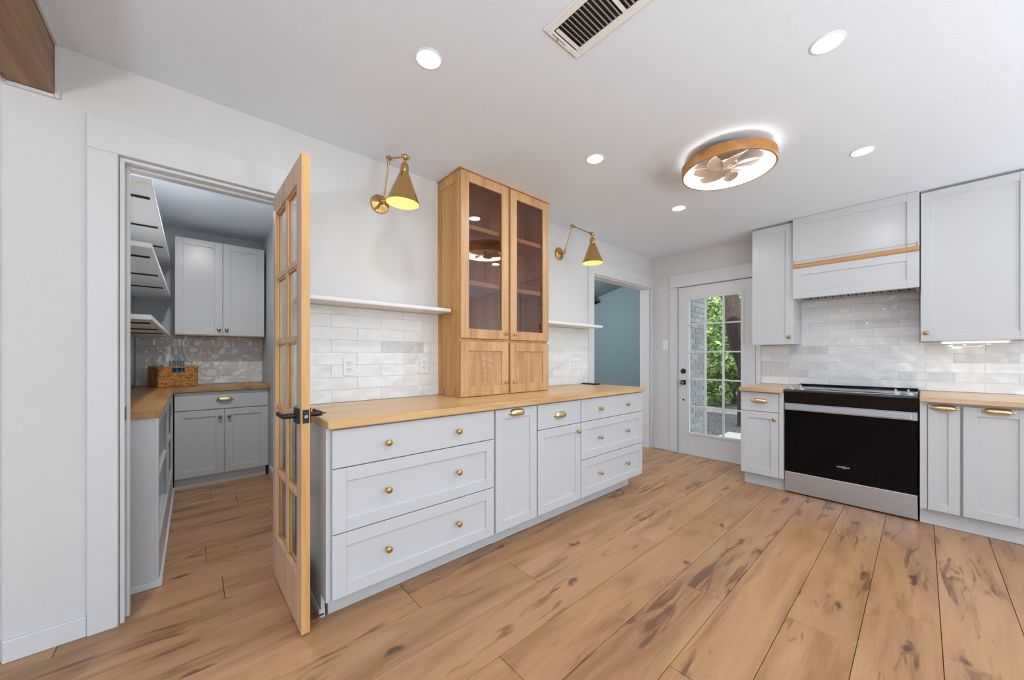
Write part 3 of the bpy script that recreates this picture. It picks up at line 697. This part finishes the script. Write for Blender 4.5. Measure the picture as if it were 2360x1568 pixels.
for z in rows[1:-1]:
    for a, c in ((gx0, mc-.011), (mc+.011, gx1)):
        bm = B(); box(bm, a, c, .004, DT-.004, z-.011, z+.011, .002); part('muntin', bm, M_doorw, d1)
for i in range(5):
    for a, c in ((gx0, mc-.011), (mc+.011, gx1)):
        za = rows[i]+(.011 if i else 0); zb_ = rows[i+1]-(.011 if i < 4 else 0)
        bm = B(); box(bm, a, c, .0155, .0185, za, zb_); p_ = part('pane', bm, M_glass, d1)
        bm = B(); s = .007
        for ya, yb in ((.008, .015), (.019, .026)):
            box(bm, a, a+s, ya, yb, za, zb_); box(bm, c-s, c, ya, yb, za, zb_); box(bm, a+s, c-s, ya, yb, za, za+s); box(bm, a+s, c-s, ya, yb, zb_-s, zb_)
        part('glazing_bead', bm, M_dooredge, d1)
hz = .938; hl = DW-.058
hd = B(); box(hd, hl-.033, hl+.033, -.010, -.0003, hz-.033, hz+.033, .002); tube(hd, (hl, -.010, hz), (hl, -.052, hz), .011)
box(hd, hl-.115, hl+.011, -.062, -.050, hz-.010, hz+.010, .003); part('lever_handle', hd, M_black, d1, smooth=30)
hd = B(); box(hd, hl-.033, hl+.033, DT+.0003, DT+.010, hz-.033, hz+.033, .002); tube(hd, (hl, DT+.010, hz), (hl, DT+.052, hz), .011)
box(hd, hl-.115, hl+.011, DT+.050, DT+.062, hz-.010, hz+.010, .003); tube(hd, (hl, DT+.062, hz), (hl, DT+.078, hz), .0025, 8); part('lever_handle', hd, M_black, d1, smooth=30)
lp = B(); box(lp, DW+.0001, DW+.0016, .0045, DT-.0045, hz-.029, hz+.029, .0005); lp = part('latch_plate', lp, M_black, d1)
bm = B(); tube(bm, (DW+.0016, DT/2, hz), (DW+.009, DT/2, hz), .0075, 16); part('latch_bolt', bm, M_nickel, lp)
for z in (.28, 1.05, 1.82):
    bm = B(); tube(bm, (-.004, DT+.004, z-.045), (-.004, DT+.004, z+.045), .005, 10); part('hinge', bm, M_black, d1, smooth=40)
bm = B(); box(bm, OX0+.0152, OX0+.0165, .006, .038, .905, .968); tag(part('strike_plate', bm, M_black), 'black strike plate on the left pantry jamb', 'strike plate')
bm = B(); tube(bm, (.4375, -.60, .045), (.374, -.60, .045), .004, 8); tube(bm, (.374, -.60, .045), (.368, -.60, .045), .009, 10)
tag(part('door_stop', bm, M_black, smooth=40), 'small black door stop low on the side of the wide drawer cabinet', 'door stop')

# exterior door
XD = X0 + .006; FD = Fr((XD, 0, 0), (0, 1, 0), (-1, 0, 0))
d2 = thing('door_2', (XD, -.75, 0), 'white exterior door glazed with fifteen panes overlooking the garden', 'door', None, 'structure')
ga, gb, gc, gd = -1.040, -.468, .268, 1.904
bm = B()
FD.box(bm, DY0+.006, ga, -.044, 0, .012, DZ-.008, .001); FD.box(bm, gb, DY1-.006, -.044, 0, .012, DZ-.008, .001)
FD.box(bm, ga, gb, -.044, 0, .012, gc, .001); FD.box(bm, ga, gb, -.044, 0, gd, DZ-.008, .001); part('door_slab', bm, M_trim, d2)
bm = B(); s = .022
FD.box(bm, ga-s, ga+.006, .0003, .010, gc-s, gd+s, .002); FD.box(bm, gb-.006, gb+s, .0003, .010, gc-s, gd+s, .002)
FD.box(bm, ga+.006, gb-.006, .0003, .010, gc-s, gc+.006, .002); FD.box(bm, ga+.006, gb-.006, .0003, .010, gd-.006, gd+s, .002); part('glazing_frame', bm, M_trim, d2)
zs = [.268, .589, .925, 1.254, 1.59, 1.904]; ys_ = [ga, -.852, -.657, gb]
for y in ys_[1:-1]:
    bm = B(); FD.box(bm, y-.008, y+.008, -.030, .006, gc, gd, .002); part('muntin', bm, M_trim, d2)
for z in zs[1:-1]:
    for i in range(3):
        bm = B(); FD.box(bm, ys_[i]+(.008 if i else 0), ys_[i+1]-(.008 if i < 2 else 0), -.030, .006, z-.008, z+.008, .002); part('muntin', bm, M_trim, d2)
for i in range(3):
    for j in range(5):
        bm = B(); FD.box(bm, ys_[i]+.006, ys_[i+1]-.006, -.016, -.012, zs[j]+.006, zs[j+1]-.006); part('pane', bm, M_glass, d2)
bm = B(); lathe(bm, [(0, 0), (.031, 0), (.031, .008), (.024, .014), (0, .016)], 28, along(FD.p(-.403, .0005, 1.018), FD.n)); part('deadbolt', bm, M_black, d2, smooth=35)
bm = B(); FD.box(bm, -.431, -.371, .0005, .008, .850, .908, .002); ro = part('door_rose', bm, M_black, d2)
bm = B(); pk = FD.p(-.401, .008, .879); tube(bm, pk, pk+Vector((-.03, 0, 0)), .009); lathe(bm, [(0, .022), (.018, .024), (.026, .034), (.027, .046), (.018, .058), (0, .061)], 20, along(pk, (-1, 0, 0))); part('door_knob', bm, M_nickel, ro, smooth=40)
bm = B(); lathe(bm, [(0, 0), (.012, 0), (.012, .002), (0, .003)], 18, along(FD.p(-.404, .0005, .663), FD.n)); part('key_hole_cover', bm, M_black, d2, smooth=40)
bm = B(); box(bm, X0-.02, X0+.17, DY0-.0, DY1+.0, .0005, .011, .002); part('threshold', bm, M_trim, d2)

# ------------------------------------------------------------------ ceiling things
def downlight(x, y, label):
    t = thing('recessed_light', (x, y, ZC), label, 'lamp', 'recessed ceiling lights')
    bm = B(); lathe(bm, [(.050, 0), (.058, 0), (.0575, -.002), (.050, -.0035)], 40, Matrix.Translation((x, y, ZC-.0003)), closed=True); part('trim_ring', bm, M_ceil, t, smooth=40)
    bm = B(); lathe(bm, [(0, -.003), (.0495, -.003)], 40, Matrix.Translation((x, y, ZC))); part('lamp_face', bm, M_lampp if y > 0 else M_lamp, t)
    return t
for x, y, s in ((.763, -.957, 'round recessed ceiling light above the near brass sconce'), (1.958, -.962, 'round recessed ceiling light in front of the oak hutch'),
             (3.148, -.976, 'small-looking recessed ceiling light nearest the blue-room opening'), (1.951, -2.110, 'large-looking recessed ceiling light at top right, nearest the camera'),
             (3.142, -2.119, 'recessed ceiling light right of the wooden ring fan'), (.76, -2.110, 'recessed ceiling light behind the camera'), (.05, .95, 'recessed ceiling light inside the pantry')):
    downlight(x, y, s)
# ring fan
fx, fy, fr_, fb, ft = 2.533, -1.552, .2615, 2.364, 2.425
t = thing('ceiling_fan', (fx, fy, ZC), 'round enclosed ceiling fan in a wooden ring with glowing inner edge', 'fan')
bm = B(); lathe(bm, [(fr_-.012, fb), (fr_-.002, fb), (fr_, fb+.004), (fr_, ft-.002), (fr_-.002, ft), (fr_-.012, ft)], 72, Matrix.Translation((fx, fy, 0)), closed=True); part('wooden_ring', bm, M_ringw, t, smooth=40)
bm = B(); lathe(bm, [(fr_-.0125, fb+.001), (fr_-.0125, fb+.006), (fr_-.058, fb+.040), (fr_-.058, ft-.004), (fr_-.062, ft-.004), (fr_-.062, fb+.036)], 72, Matrix.Translation((fx, fy, 0)), closed=True); part('light_ring', bm, M_ring, t, smooth=40)
bm = B(); lathe(bm, [(0, ft-.002), (.239, ft-.002), (.239, ft+.004), (.13, ft+.012), (.12, ZC-.0005), (0, ZC-.0005)], 60, Matrix.Translation((fx, fy, 0))); part('base_plate', bm, M_fanb, t, smooth=40)
for k in range(3):
    a_ = 2*PI*k/3+.4; bm = B(); tube(bm, (fx+.19*math.cos(a_), fy+.19*math.sin(a_), ft+.002), (fx+.255*math.cos(a_), fy+.255*math.sin(a_), ft+.002), .004, 8); part('ring_bracket', bm, M_nickel, t)
bm = B(); lathe(bm, [(0, fb+.002), (.022, fb+.002), (.030, fb+.008), (.034, fb+.026), (.030, fb+.034), (.052, fb+.040), (.056, ft-.004), (0, ft-.003)], 40, Matrix.Translation((fx, fy, 0))); part('motor_hub', bm, M_clear, t, smooth=40)
for k in range(7):
    bm = B(); a0 = 2*PI*k/7; g = []
    for i in range(9):
        s = i/8; r = .035 + s*.155; row = []
        for j in range(5):
            q = j/4 - .5; wd = .020 + .062*math.sin(PI*min(1, s*.82+.08)); a_ = a0 + .35*s*s + (q*wd/r)
            row.append(bm.verts.new((fx+r*math.cos(a_), fy+r*math.sin(a_), fb+.022 + q*.020)))
        g.append(row)
    for i in range(8):
        for j in range(4): bm.faces.new([g[i][j], g[i+1][j], g[i+1][j+1], g[i][j+1]])
    r = bmesh.ops.extrude_face_region(bm, geom=bm.faces[:]); bmesh.ops.translate(bm, verts=[v for v in r['geom'] if isinstance(v, bmesh.types.BMVert)], vec=(0, 0, .0022))
    bmesh.ops.recalc_face_normals(bm, faces=bm.faces); part('fan_blade', bm, M_clear, t, smooth=40)
# vent
t = thing('air_vent', (1.13, -1.6, ZC), 'white rectangular ceiling air vent with dark slots at top of frame', 'vent')
vx0, vx1, vy0, vy1 = 1.031, 1.237, -1.90, -1.385
bm = B()
box(bm, vx0, vx1, vy1-.022, vy1, ZC-.007, ZC-.0003, .002); box(bm, vx0, vx1, vy0, vy0+.022, ZC-.007, ZC-.0003, .002)
box(bm, vx0, vx0+.034, vy0+.022, vy1-.022, ZC-.007, ZC-.0003, .002); box(bm, vx1-.034, vx1, vy0+.022, vy1-.022, ZC-.007, ZC-.0003, .002); part('vent_frame', bm, M_plate, t)
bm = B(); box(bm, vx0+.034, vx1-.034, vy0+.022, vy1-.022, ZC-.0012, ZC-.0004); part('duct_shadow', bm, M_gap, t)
y = vy1-.030; k = 0
while y > vy0+.03:
    wide = k % 12 == 0
    bm = B(); wd = .016 if wide else .0095
    vs = [(vx0+.035, y, ZC-.0085), (vx1-.035, y, ZC-.0085), (vx1-.035, y-wd, ZC-.0085), (vx0+.035, y-wd, ZC-.0085)]
    if not wide: vs = [(vx0+.035, y, ZC-.0022), (vx1-.035, y, ZC-.0022)] + vs[2:]
    a = [bm.verts.new(v) for v in vs]; c = [bm.verts.new((v[0], v[1]-.001, v[2]-.0012)) for v in vs]
    bm.faces.new(a); bm.faces.new(c[::-1])
    for i in range(4): bm.faces.new([a[i], c[i], c[(i+1) % 4], a[(i+1) % 4]][::-1])
    bmesh.ops.recalc_face_normals(bm, faces=bm.faces); part('slat', bm, M_plate, t)
    y -= .0175 if not wide else .0235; k += 1
bm = B(); tube(bm, (1.10, vy1-.010, ZC-.007), (1.10, vy1-.010, ZC-.018), .0018, 8); box(bm, 1.07, 1.15, vy1-.0135, vy1-.0115, ZC-.0078, ZC-.0072); part('vent_lever', bm, M_nickel, t)
# beam
t = thing('ceiling_beam', (-.49, -2.3, 2.27), 'stained wooden box beam meeting the wall at top left', 'beam')
bm = B(); box(bm, -.551, -.428, -4.70, -.0165, 2.271, ZC-.0005, .002); part('beam', bm, M_beam, t)
bm = B(); box(bm, -.4275, -.414, -4.70, -.0165, ZC-.012, ZC-.0006, .002); box(bm, -.4275, -.414, -.016, -.0006, 2.257, ZC-.0006, .002); box(bm, -.5575, -.428, -.016, -.0006, 2.257, 2.2705, .002)
box(bm, -.5575, -.5515, -4.70, -.0165, 2.257, ZC-.0006); part('beam_trim', bm, M_trim, t)

# ------------------------------------------------------------------ pantry
FP = Fr((0, 2.03, 0), (1, 0, 0), (0, -1, 0))
t = thing('base_cabinet', (.22, 2.2, 0), 'grey pantry base cabinet with cup-pull drawer above two doors', 'cabinet')
carcass(t, FP, -.128, .5835, .538, .095, .8755, M_cab, toe=(0, .03), toe_in=.035)
front('drawer', t, FP, -.125, .570, .706, .868, M_cab, slab=True, cup=(.226, .792))
front('door', t, FP, -.125, .221, .095, .698, M_cab, [(.191, .628)], km=K_nick)
front('door', t, FP, .229, .570, .095, .698, M_cab, [(.259, .628)], km=K_nick)
FPU = Fr((0, 2.25, 0), (1, 0, 0), (0, -1, 0))
t = thing('wall_cabinet', (.22, 2.4, 1.41), 'white two-door wall cabinet over the pantry worktop', 'cabinet')
bm = B(); FPU.box(bm, -.128, .565, -.318, -.0215, 1.410, 2.326, .001); part('cabinet_body', bm, M_cab, t)
bm = B(); FPU.box(bm, -.128, .565, -.31, -.0, 1.4035, 1.4095); part('cabinet_underside', bm, M_oakx, t)
front('door', t, FPU, -.129, .2195, 1.411, 2.327, M_cab, [(.191, 1.466)], km=K_nick)
front('door', t, FPU, .2245, .566, 1.411, 2.327, M_cab, [(.251, 1.466)], km=K_nick)
# open shelf unit along the left
t = thing('open_shelf_cabinet', (-.28, 1.15, 0), 'open-fronted grey shelf cabinet along the left side of the pantry', 'cabinet')
cx0, cx1, cy0, cy1 = -.4185, -.150, .262, 2.02
bm = B(); box(bm, cx0, cx1, cy0, cy0+.018, .02, .8755, .001); box(bm, cx0, cx0+.012, cy0+.018, cy1, .02, .8755); box(bm, cx0+.012, cx1, cy1-.018, cy1, .02, .8755)
box(bm, cx0+.012, cx1, cy0+.018, cy1-.018, .02, .2); box(bm, cx0+.012, cx1, cy0+.018, cy1-.018, .8405, .8755); part('cabinet_body', bm, M_cab, t)
bm = B(); box(bm, cx0+.012, cx1, 1.262, 1.28, .2005, .84); part('divider', bm, M_cab, t)
bm = B(); xf = -.135
box(bm, cx1, xf, cy0, cy0+.045, .02, .8755, .001); box(bm, cx1, xf, 1.248, 1.294, .205, .835, .001); box(bm, cx1, xf, cy1-.055, cy1, .02, .8755, .001)
box(bm, cx1, xf-.0004, cy0+.045, cy1-.055, .835, .8755, .001); box(bm, cx1, xf-.0004, cy0+.045, cy1-.055, .02, .205, .001); part('face_frame', bm, M_cab, t)
for a, c in ((cy0+.0185, 1.2615), (1.2805, cy1-.0185)):
    bm = B(); box(bm, cx0+.0125, cx1+.005, a, c, .505, .523, .001); part('shelf', bm, M_cab, t)
bm = B(); box(bm, cx0, -.1215, cy0-.012, cy0-.0003, 0, .034, .003); box(bm, xf+.0003, -.1215, cy0, cy1, 0, .034, .003); part('shoe_moulding', bm, M_trim, t)
bm = B(); box(bm, cx0, cx1, cy0-.0001, cy1, 0, .0195); part('plinth', bm, M_cab, t)
# L worktop
bm = B(); pts = [(-.4125, .250), (-.150, .250), (-.124, .276), (-.124, 2.005), (.5840, 2.005), (.5840, 2.5615), (-.4125, 2.5615)]
lo = [bm.verts.new((x, y, .8765)) for x, y in pts]; hi = [bm.verts.new((x, y, .914)) for x, y in pts]
bm.faces.new(hi); bm.faces.new(lo[::-1])
for i in range(len(pts)): bm.faces.new([lo[i], lo[(i+1) % len(pts)], hi[(i+1) % len(pts)], hi[i]])
bmesh.ops.recalc_face_normals(bm, faces=bm.faces)
bmesh.ops.bevel(bm, geom=[e_ for e_ in bm.edges if all(v.co.z > .913 for v in e_.verts)], offset=.004, segments=2, affect='EDGES')
tag(part('worktop', bm, M_pbutch, smooth=40), 'L-shaped wooden worktop in the pantry with the woven basket on it', 'worktop')
# slotted shelves
for z, lab in ((1.410, 'lowest white pantry wall shelf, just above the tiles'), (1.780, 'middle white pantry wall shelf'), (2.110, 'highest white pantry wall shelf, near the pantry ceiling')):
    t = thing('wall_shelf', (-.29, 1.4, z), lab, 'shelf', 'white pantry shelves with black underside strips')
    bm = B(); box(bm, -.4195, -.160, .262, 2.569, z-.026, z, .003); part('shelf_board', bm, M_shelf, t)
    for y in (.50, 1.11, 1.70):
        bm = B(); box(bm, -.4193, -.182, y-.012, y+.012, z-.0325, z-.0265, .001); part('bracket_strip', bm, M_gap, t)
# basket with hand hole
bx0, bx1, by0, by1, bz0, bz1 = 0, .290, 0, .225, .001, .186
BO = Vector((-.245, 2.245, .9145)); BA = math.radians(18)
t = thing('woven_basket', BO, 'brown woven rectangular basket on the pantry worktop', 'basket', rotz=BA)
def bw(x, y): return (BO.x + x*math.cos(BA) - y*math.sin(BA), BO.y + x*math.sin(BA) + y*math.cos(BA))
m, nt, b = newmat('seagrass'); M_weave = m; L = nt.links.new
tc = N(nt, 'ShaderNodeTexCoord'); no = N(nt, 'ShaderNodeTexNoise'); no.inputs['Scale'].default_value = 45; L(tc.outputs['Object'], no.inputs['Vector'])
cr = N(nt, 'ShaderNodeValToRGB'); e = cr.color_ramp.elements; e[0].position = .3; e[0].color = lin((160, 104, 54)); e[1].position = .7; e[1].color = lin((226, 172, 104)); L(no.outputs['Fac'], cr.inputs['Fac'])
L(cr.outputs[0], b.inputs['Base Color']); b.inputs['Roughness'].default_value = .7
def strand(bm, p, q, r, amp, ph, nseg):
    p, q = Vector(p), Vector(q); d = (q-p).normalized(); out = d.cross(Vector((0, 0, 1))); prev = None
    for i in range(nseg+1):
        c = p.lerp(q, i/nseg) + out*amp*math.sin(i*2.1+ph) + Vector((0, 0, r*.3*math.sin(i*1.3+ph*2)))
        ring = [bm.verts.new(c + out*r*math.cos(a_) + Vector((0, 0, r*math.sin(a_)))) for a_ in (0, PI*.4, PI*.8, PI*1.2, PI*1.6)]
        if prev:
            for k in range(5): bm.faces.new([prev[k], prev[(k+1) % 5], ring[(k+1) % 5], ring[k]])
        prev = ring
    return bm
bm = B(); rr = .0062; nrow = int((bz1-bz0-.012)/(rr*1.75)) + 1; hx0_, hx1_ = .098, .192
for k in range(nrow):
    z = bz0 + .006 + k*rr*1.75; a_ = k*1.7
    inhole = bz1-.052 < z < bz1-.014
    if inhole: strand(bm, (bx0, by0, z), (hx0_, by0, z), rr, .0016, a_, 12); strand(bm, (hx1_, by0, z), (bx1, by0, z), rr, .0016, a_, 12)
    else: strand(bm, (bx0, by0, z), (bx1, by0, z), rr, .0016, a_, 34)
    strand(bm, (bx1, by0, z), (bx1, by1, z), rr, .0016, a_, 26); strand(bm, (bx1, by1, z), (bx0, by1, z), rr, .0016, a_, 34); strand(bm, (bx0, by1, z), (bx0, by0, z), rr, .0016, a_, 26)
part('woven_side', bm, M_weave, t, local=True, smooth=60, kind='stuff')
bm = B(); zr = bz1-.004
for p, q in (((bx0, by0), (bx1, by0)), ((bx1, by0), (bx1, by1)), ((bx1, by1), (bx0, by1)), ((bx0, by1), (bx0, by0))): strand(bm, (*p, zr), (*q, zr), .0085, .001, 0, 30)
part('rim', bm, M_weave, t, local=True, smooth=60)
bm = B(); box(bm, bx0, bx1, by0, by1, bz0, bz0+.006); part('base', bm, M_weave, t, local=True)
for i, x in enumerate((.107, .145, .183)):
    gx, gy = bw(x, .032); gz = BO.z + .008
    t = thing('tumbler', (gx, gy, gz), ('left', 'middle', 'right')[i] + ' of three small blue-bottomed glasses standing in the woven basket', 'glass', 'blue-bottomed glasses in the basket')
    bm = B(); lathe(bm, [(0, 0), (.0165, 0), (.0178, .176), (0, .176)], 20, Matrix.Translation((gx, gy, gz))); part('blue_base', bm, M_bluecup, t, smooth=40)
    bm = B(); lathe(bm, [(.0178, .177), (.0186, .236), (.0174, .236), (.0166, .177)], 20, Matrix.Translation((gx, gy, gz)), closed=True); part('glass_rim', bm, M_cup, t, smooth=40)

# ------------------------------------------------------------------ blue room beyond
bm = B(); box(bm, 6.0, 6.1, WT, 4.6, -.0, 4.2)
struct('wall_blue_right', bm, M_blue, 'slate blue wall seen through the cased opening', 'wall')
bm = B(); box(bm, 1.2, 6.1, 4.6, 4.7, 0, 4.2)
struct('wall_blue_back', bm, M_blue, 'far slate blue wall of the room beyond', 'wall')
bm = B()
box(bm, 4.72, 6.1, -.001+WT-.1, WT, 0, 3.6)
struct('wall_blue_front', bm, M_blue, 'near slate blue wall of the room beyond', 'wall')
bm = B()
vs = [(1.1, .02, 2.90), (6.1, .02, 2.90), (6.1, 4.7, 1.72), (1.1, 4.7, 1.72)]
def slope_z(y): return 2.50 - (y-1.34)*(.098/.43)
a = [bm.verts.new((x, y, slope_z(y))) for x, y in ((1.1, .02), (6.1, .02), (6.1, 4.7), (1.1, 4.7))]; c = [bm.verts.new(v.co + Vector((0, 0, .08))) for v in a]
bm.faces.new(a[::-1]); bm.faces.new(c)
for i in range(4): bm.faces.new([a[i], a[(i+1) % 4], c[(i+1) % 4], c[i]])
bmesh.ops.recalc_face_normals(bm, faces=bm.faces)
struct('ceiling_blue', bm, M_bluec, 'sloping blue ceiling of the room beyond', 'ceiling')
bm = B(); box(bm, 1.1, 6.1, WT, 4.7, -.1, 0); struct('floor_blue', bm, M_floor, 'wood floor of the room beyond', 'floor')
bm = B(); box(bm, 3.2, 5.998, 1.80, 2.02, 2.44-.02, 2.66, .004)
for v in bm.verts: v.co.z = min(v.co.z, slope_z(v.co.y)-.002)
for v in bm.verts: 
    if v.co.z < 2.43: v.co.z -= .12
tag(part('dark_beam', bm, M_gap), 'dark ceiling beam in the blue room beyond', 'beam')
la = bpy.data.lights.new('blue_room_light', 'POINT'); la.energy = 38; la.shadow_soft_size = .12; la.color = (1, .97, .93)  # unseen point light for the room beyond, no fixture modelled
lo_ = bpy.data.objects.new('blue_room_light', la); COL.objects.link(lo_); lo_.location = (4.2, 1.6, 2.0)

# ------------------------------------------------------------------ outside
m, nt, b = newmat('mulch_ground'); L = nt.links.new
tc = N(nt, 'ShaderNodeTexCoord'); no = N(nt, 'ShaderNodeTexNoise'); no.inputs['Scale'].default_value = 22; no.inputs['Detail'].default_value = 6; L(tc.outputs['Object'], no.inputs['Vector'])
cr = N(nt, 'ShaderNodeValToRGB'); e = cr.color_ramp.elements; e[0].position = .35; e[0].color = lin((70, 66, 68)); e[1].position = .7; e[1].color = lin((150, 148, 152)); L(no.outputs['Fac'], cr.inputs['Fac'])
L(cr.outputs[0], b.inputs['Base Color']); b.inputs['Roughness'].default_value = 1
bp = N(nt, 'ShaderNodeBump'); bp.inputs['Strength'].default_value = 1; bp.inputs['Distance'].default_value = .04; L(no.outputs['Fac'], bp.inputs['Height']); L(bp.outputs[0], b.inputs['Normal'])
bm = B(); box(bm, 4.722, 30, -30, 30, -.30, -.14); tag(part('ground', bm, m), 'dark mulch ground outside the exterior door', 'ground', None, 'structure')
bm = B(); box(bm, -30, 4.72, -30, -4.88, -.30, -.14); tag(part('bounce_paving', bm, M_conc), 'unseen pale paving added to bounce light through the back windows', 'ground', None, 'structure')  # paving added out of view to reflect sun onto the ceiling
bm = B(); box(bm, 4.722, 6.6, -1.9, -.262, -.139, -.03, .01); tag(part('patio_step', bm, M_conc), 'pale concrete step just outside the exterior door', 'step')
m, nt, b = newmat('painted_brick'); M_brick = m; L = nt.links.new
oi = N(nt, 'ShaderNodeObjectInfo'); cr = N(nt, 'ShaderNodeValToRGB'); e = cr.color_ramp.elements; e[0].color = lin((136, 136, 140)); e[1].color = lin((166, 165, 168)); L(oi.outputs['Random'], cr.inputs['Fac']); L(cr.outputs[0], b.inputs['Base Color']); b.inputs['Roughness'].default_value = .85
bm = B(); box(bm, 4.722, 5.86, -.190, WT-.101, -.139, 3.1); wb = tag(part('wall_brick', bm, M_grout), 'pale painted brick wall just outside the exterior door', 'wall', None, 'structure')
bc = {}
def brick_mesh(hl):
    if hl not in bc:
        t_ = B(); box(t_, -hl, hl, -.006, .006, -.0325, .0325, .002); me_ = bpy.data.meshes.new('brick'); t_.to_mesh(me_); t_.free(); me_.materials.append(M_brick); bc[hl] = me_
    return bc[hl]
for r in range(30):
    z = -.10 + r*.076; x = 4.723 - (0 if r % 2 else .102)
    while x < 5.85:
        a_, c_ = max(x, 4.723), min(x+.194, 5.859); x += .204
        if c_-a_ < .03: continue
        inst('brick', brick_mesh(round((c_-a_)/2, 4)), wb, ((a_+c_)/2, -.197 + random.uniform(-.002, .002), z))
# leaves
m, nt, b = newmat('leaf'); M_leaf = m; L = nt.links.new
tc = N(nt, 'ShaderNodeNewGeometry'); cr = N(nt, 'ShaderNodeValToRGB'); e = cr.color_ramp.elements; e[0].color = lin((64, 112, 50)); e[1].color = lin((192, 214, 140)); L(tc.outputs['Random Per Island'], cr.inputs['Fac']); L(cr.outputs[0], b.inputs['Base Color'])
b.inputs['Roughness'].default_value = .5; b.inputs['Subsurface Weight'].default_value = 0
tr = N(nt, 'ShaderNodeBsdfTranslucent'); L(cr.outputs[0], tr.inputs[0]); mx = N(nt, 'ShaderNodeMixShader'); mx.inputs[0].default_value = .35
L(b.outputs[0], mx.inputs[1]); L(tr.outputs[0], mx.inputs[2]); L(mx.outputs[0], nt.nodes['Material Output'].inputs[0])
M_bark = plain('bark', (74, 62, 58), .95)
bn = M_bark.node_tree; bb = bn.nodes['Principled BSDF']; wv = N(bn, 'ShaderNodeTexNoise'); wv.inputs['Scale'].default_value = 1; mpn = N(bn, 'ShaderNodeMapping'); mpn.inputs['Scale'].default_value = (34, 34, 4); tcn = N(bn, 'ShaderNodeTexCoord')
bn.links.new(tcn.outputs['Object'], mpn.inputs[0]); bn.links.new(mpn.outputs[0], wv.inputs['Vector']); bpn = N(bn, 'ShaderNodeBump'); bpn.inputs['Distance'].default_value = .05; bn.links.new(wv.outputs['Fac'], bpn.inputs['Height']); bn.links.new(bpn.outputs[0], bb.inputs['Normal'])
def foliage_mesh(n, rx, ry, rz, size, seed):
    rnd = random.Random(seed); vs, fs = [], []
    blobs = [(rnd.gauss(0, .42)*rx, rnd.gauss(0, .42)*ry, rnd.uniform(-.85, .9)*rz, rnd.uniform(.28, .5)) for _ in range(26)]
    for i in range(n):
        bx, by, bz, br = rnd.choice(blobs)
        d = Vector((rnd.gauss(0, 1), rnd.gauss(0, 1), rnd.gauss(0, 1))).normalized()*rnd.uniform(.7, 1.0)
        c = Vector((bx + d.x*rx*br, by + d.y*ry*br, bz + d.z*rz*br))
        u = Vector((rnd.gauss(0, 1), rnd.gauss(0, 1), rnd.gauss(0, .6))).normalized(); v = u.cross(Vector((rnd.gauss(0, 1), rnd.gauss(0, 1), rnd.gauss(0, 1)))).normalized()
        s = size*rnd.uniform(.6, 1.3); k = len(vs)
        vs += [c-u*s, c+v*s*.42, c+u*s, c-v*s*.42]; fs.append((k, k+1, k+2, k+3))
    me = bpy.data.meshes.new('foliage'); me.from_pydata([tuple(v) for v in vs], [], fs); me.materials.append(M_leaf); return me
F1 = foliage_mesh(22000, 1.5, 1.7, 1.6, .07, 1); F2 = foliage_mesh(22000, 1.5, 1.7, 1.6, .07, 2)
shrubs = [(11.6, 1.2, 1.2, F1, 1.15, 'leafy green shrub seen through the middle door panes'), (11.4, -3.2, 1.2, F2, 1.15, 'leafy green shrub behind the leaning trunk'),
          (16.5, .2, 3.0, F1, 2.1, 'tall leafy shrub rising behind the nearer ones'), (11.6, 5.6, 1.2, F2, 1.15, 'leafy green shrub far behind the brick wall'), (16.5, -8.9, 3.0, F2, 2.1, 'tall leafy shrub at the back right of the garden'), (16.5, 9.9, 3.0, F2, 2.1, 'tall leafy shrub at the back left of the garden')]
for i, (x, y, z, me, sc, lab) in enumerate(shrubs):
    t = thing('shrub', (x, y, -.14), lab, 'shrub', 'garden shrubs')
    o = bpy.data.objects.new('foliage', me); COL.objects.link(o); o.parent = t; o.location = (0, 0, z+.14); o.rotation_euler = (0, 0, (i % 3)*.2); o.scale = (sc, sc, sc); o['kind'] = 'stuff'
    bm = B(); tube(bm, (x, y, -.14), (x+.1, y, z), .05, 8, .03); part('stem', bm, M_bark, t)
# leaning trunk
t = thing('tree', (8.0, -.24, -.14), 'leaning dark tree trunk seen through the right-hand door panes', 'tree')
bm = B(); path = [(8.0, -.24, -.14, .25), (8.0, -.22, .3, .22), (8.0, -.20, .9, .21), (8.0, -.08, 1.35, .22), (8.0, .0, 1.8, .21), (8.0, .14, 2.3, .155), (8.05, .40, 3.0, .15), (8.1, .75, 3.9, .15)]
prev = None
for k, (x, y, z, r_) in enumerate(path):
    ring = [bm.verts.new((x+r_*math.cos(2*PI*i/16)*(1+.12*math.sin(3*i+k)), y+r_*math.sin(2*PI*i/16)*(1+.1*math.sin(5*i+k*2)), z)) for i in range(16)]
    if prev:
        for i in range(16): bm.faces.new([prev[i], prev[(i+1) % 16], ring[(i+1) % 16], ring[i]])
    prev = ring
part('trunk', bm, M_bark, t, smooth=70)
bm = B(); tube(bm, (8.0, -.05, 1.5), (8.1, -1.5, 3.1), .10, 10, .05); part('branch', bm, M_bark, t, smooth=60)
o = bpy.data.objects.new('foliage', F1); COL.objects.link(o); o.parent = t; o.location = (0, .6, 4.9); o.scale = (.7, .9, .7); o['kind'] = 'stuff'
